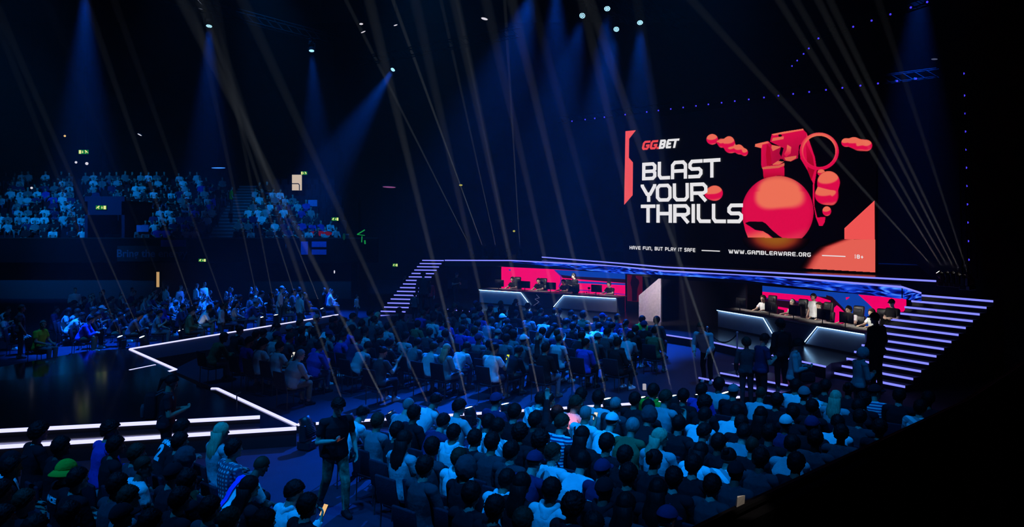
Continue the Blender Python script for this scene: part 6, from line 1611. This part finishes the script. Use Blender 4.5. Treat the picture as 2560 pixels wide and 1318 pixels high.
def ring_mesh():
    bm = bmesh.new(); bmesh.ops.create_circle(bm, segments=28, radius=.11, cap_ends=True); bmesh.ops.triangulate(bm, faces=bm.faces[:]); bmesh.ops.subdivide_edges(bm, edges=bm.edges[:], cuts=2, use_grid_fill=True); me = bpy.data.meshes.new('print'); bm.to_mesh(me); bm.free(); return me
print_on('emblem2', '', 0, .72, mat('emblem_navy', (.02, .04, .12), .8, .1), mesh=ring_mesh())
# straps and flag
def strap(key, m, pts):
    o, p = SPECIAL[key]; pr = PROTO[p['po']]; tk = TOPS[p['top']][0]; me_s = pr[tk]
    bv = BVHTree.FromPolygons([v.co[:] for v in me_s.vertices], [f.vertices[:] for f in me_s.polygons]); P_ = []
    for k in range(15):
        t = k / 14; X = pts[0][0] * (1 - t) + pts[1][0] * t; Z = pts[0][1] * (1 - t) + pts[1][1] * t
        h_ = bv.ray_cast(Vector((X, -1.2, Z)), Vector((0, 1, 0)))
        if h_[0] is not None: P_.append(h_[0] + Vector((0, -.006, 0)))
    mb = MB(); vs = []
    for q_ in P_: vs += [q_ + Vector((.022, 0, .012)), q_ - Vector((.022, 0, .012))]
    mb.add(vs, [(2*i, 2*i+1, 2*i+3, 2*i+2) for i in range(len(P_) - 1)], m); mb.build('strap', o)
for k_ in ('sling', 'strap', 'stripe'): strap(k_, CL['black'] if k_ != 'stripe' else CL['maroon'], ((-.12, 1.02), (.15, .62)))
o, p = SPECIAL['flag']; pr = PROTO[p['po']]; me_s = pr['tee']; bv = BVHTree.FromPolygons([v.co[:] for v in me_s.vertices], [f.vertices[:] for f in me_s.polygons])
axis = (pr['nb'] - pr['pc']); Ls = axis.length; axis.normalize(); nf = Vector((0, axis.z, -axis.y)); vs = []; N_, M_ = 10, 14
last = {}
for j in range(M_):
    for i in range(N_):
        X = -.20 + .22 * i / (N_ - 1); t = Ls * 1.0 - (Ls * 1.15) * j / (M_ - 1); c0 = pr['pc'] + axis * t + Vector((X, 0, 0))
        hh = bv.ray_cast(c0 - nf * .8, nf, .85); q_ = hh[0] if hh[0] is not None else (last.get(i, c0 - nf * .12) - axis * .035 if i in last else c0 - nf * .10)
        last[i] = q_; vs.append(q_ - nf * (.018 + .006 * math.sin(i * 2.1 + j * .3)))
fs = [(j*N_+i, j*N_+i+1, (j+1)*N_+i+1, (j+1)*N_+i) for j in range(M_ - 1) for i in range(N_ - 1)]
mb = MB(); mb.add(vs, fs, mat('flag_blue', (.05, .07, .75), .8, .1)); q_ = vs[(M_ - 1) * N_]
mb.add([q_ + Vector((0, -.01, .12)), q_ + Vector((-.08, -.10, -.16)), q_ + Vector((.03, -.03, -.18))], [(0, 1, 2)], mat('flag_green', (.10, .75, .05), .8, .1))
fl = mb.build('flag', None, True); fl.matrix_world = o.matrix_basis; tag(fl, 'blue and green flag draped over the shoulder of a person in white', 'flag')
# phones lit in hands
LIME, WARM = emit('phone_lime', lin(225, 235, 60), 1.0), emit('phone_warm', lin(240, 190, 130), 1.0)
for k_, lab, m_ in (('stripe', 'lit phone in the hand of the person in striped jersey', None), ('salmon', 'lit phone in the hand of the person in salmon pink T-shirt', None), ('phone1', 'small lit phone held up right of the pale sweaters in the front right block', None),
    ('phone2', 'bright lit phone held low in the dark corner of the front right block', None), ('phoned', 'lime lit phone held in the nearest row of the centre block', LIME), ('phonec', 'pale lit phone held at the left end of the centre block', None), ('phonef', 'warm lit phone held in the front left block by the aisle', WARM)):
    o, p = SPECIAL[k_]; v = o.matrix_basis @ Vector((.205, .425, .985)); phone(tuple(v), (.95, .0, o.rotation_euler.z + .25), lab, m_)

# ------------------------------------------------------------------ dark wall of the near stand at lower right
pw = [P(2640, 850, 2.2), P(2400, 1005, 2.2), P(1830, 1268, 2.2), P(1560, 1400, 2.2)]
M_near = mat('near_stand_black', (.004, .004, .006), .9, .1)
pl_ = [(v.x, v.y) for v in pw]
mb = MB(); off = Vector((.55, -.83)) * .25
mb.prism(ccw(pl_ + [(x + off.x, y + off.y) for x, y in pl_[::-1]]), .001, 2.2, M_near); wn_ = mb.build('near_stand_wall'); tag(wn_, 'black front wall of the near stand running diagonally at lower right', 'wall', None, 'structure')
mb = MB()
for a, b in zip(pw[:-1], pw[1:]): mb.tube(a + Vector((off.x/2, off.y/2, .03)), b + Vector((off.x/2, off.y/2, .03)), .03, M_near, 8)
hr = mb.build('trim_1'); struct(hr)
mb = MB()
for k in range(3):
    s0_, s1_ = .3 + k * .9, .3 + (k + 1) * .9; d_ = Vector((.55, -.83)); a, b = Vector(pl_[0]), Vector(pl_[-1])
    mb.prism(ccw([tuple(a + d_ * s0_), tuple(b + d_ * s0_), tuple(b + d_ * s1_), tuple(a + d_ * s1_)]), .001, 1.55 + k * .22, M_near)
struct(mb.build('floor_near_stand'))
cup = P(1849, 1250, 2.26); e = empty('paper_packet', (cup.x, cup.y, 2.21), 'crumpled white paper packet on the near stand wall', 'packet')
mb = MB(); Mp = mat('paper', (.75, .7, .64), .8, .1); mb.add([(-.03,-.02,0),(.03,-.02,.0),(.035,.02,0),(-.03,.02,0),(-.02,-.01,.07),(.04,-.012,.09),(.03,.014,.08),(-.015,.012,.075)], [(0,3,2,1),(4,5,6,7),(0,1,5,4),(1,2,6,5),(2,3,7,6),(3,0,4,7)], Mp); mb.build('paper', e)
spot('packet_fill_light', tuple(cup + Vector((.3, -.6, 2.5))), tuple(cup), 90, 12, (1, .85, .7), .5, .05)  # no real aisle lamp: added only to brighten the paper packet
so_, sp_ = SPECIAL['salmon']; sl = so_.matrix_world.translation + Vector((0, 0, .85)); sl = Vector(so_.location) + Vector((0, 0, .85))
spot('salmon_fill_light', tuple(sl + Vector((-3.2, -6.5, 9.5))), tuple(sl), 6500, 2.6, (1, .52, .45), .8, .05)  # added warm light to bring out the salmon shirt; no such lamp known
print('persons', NP[0])
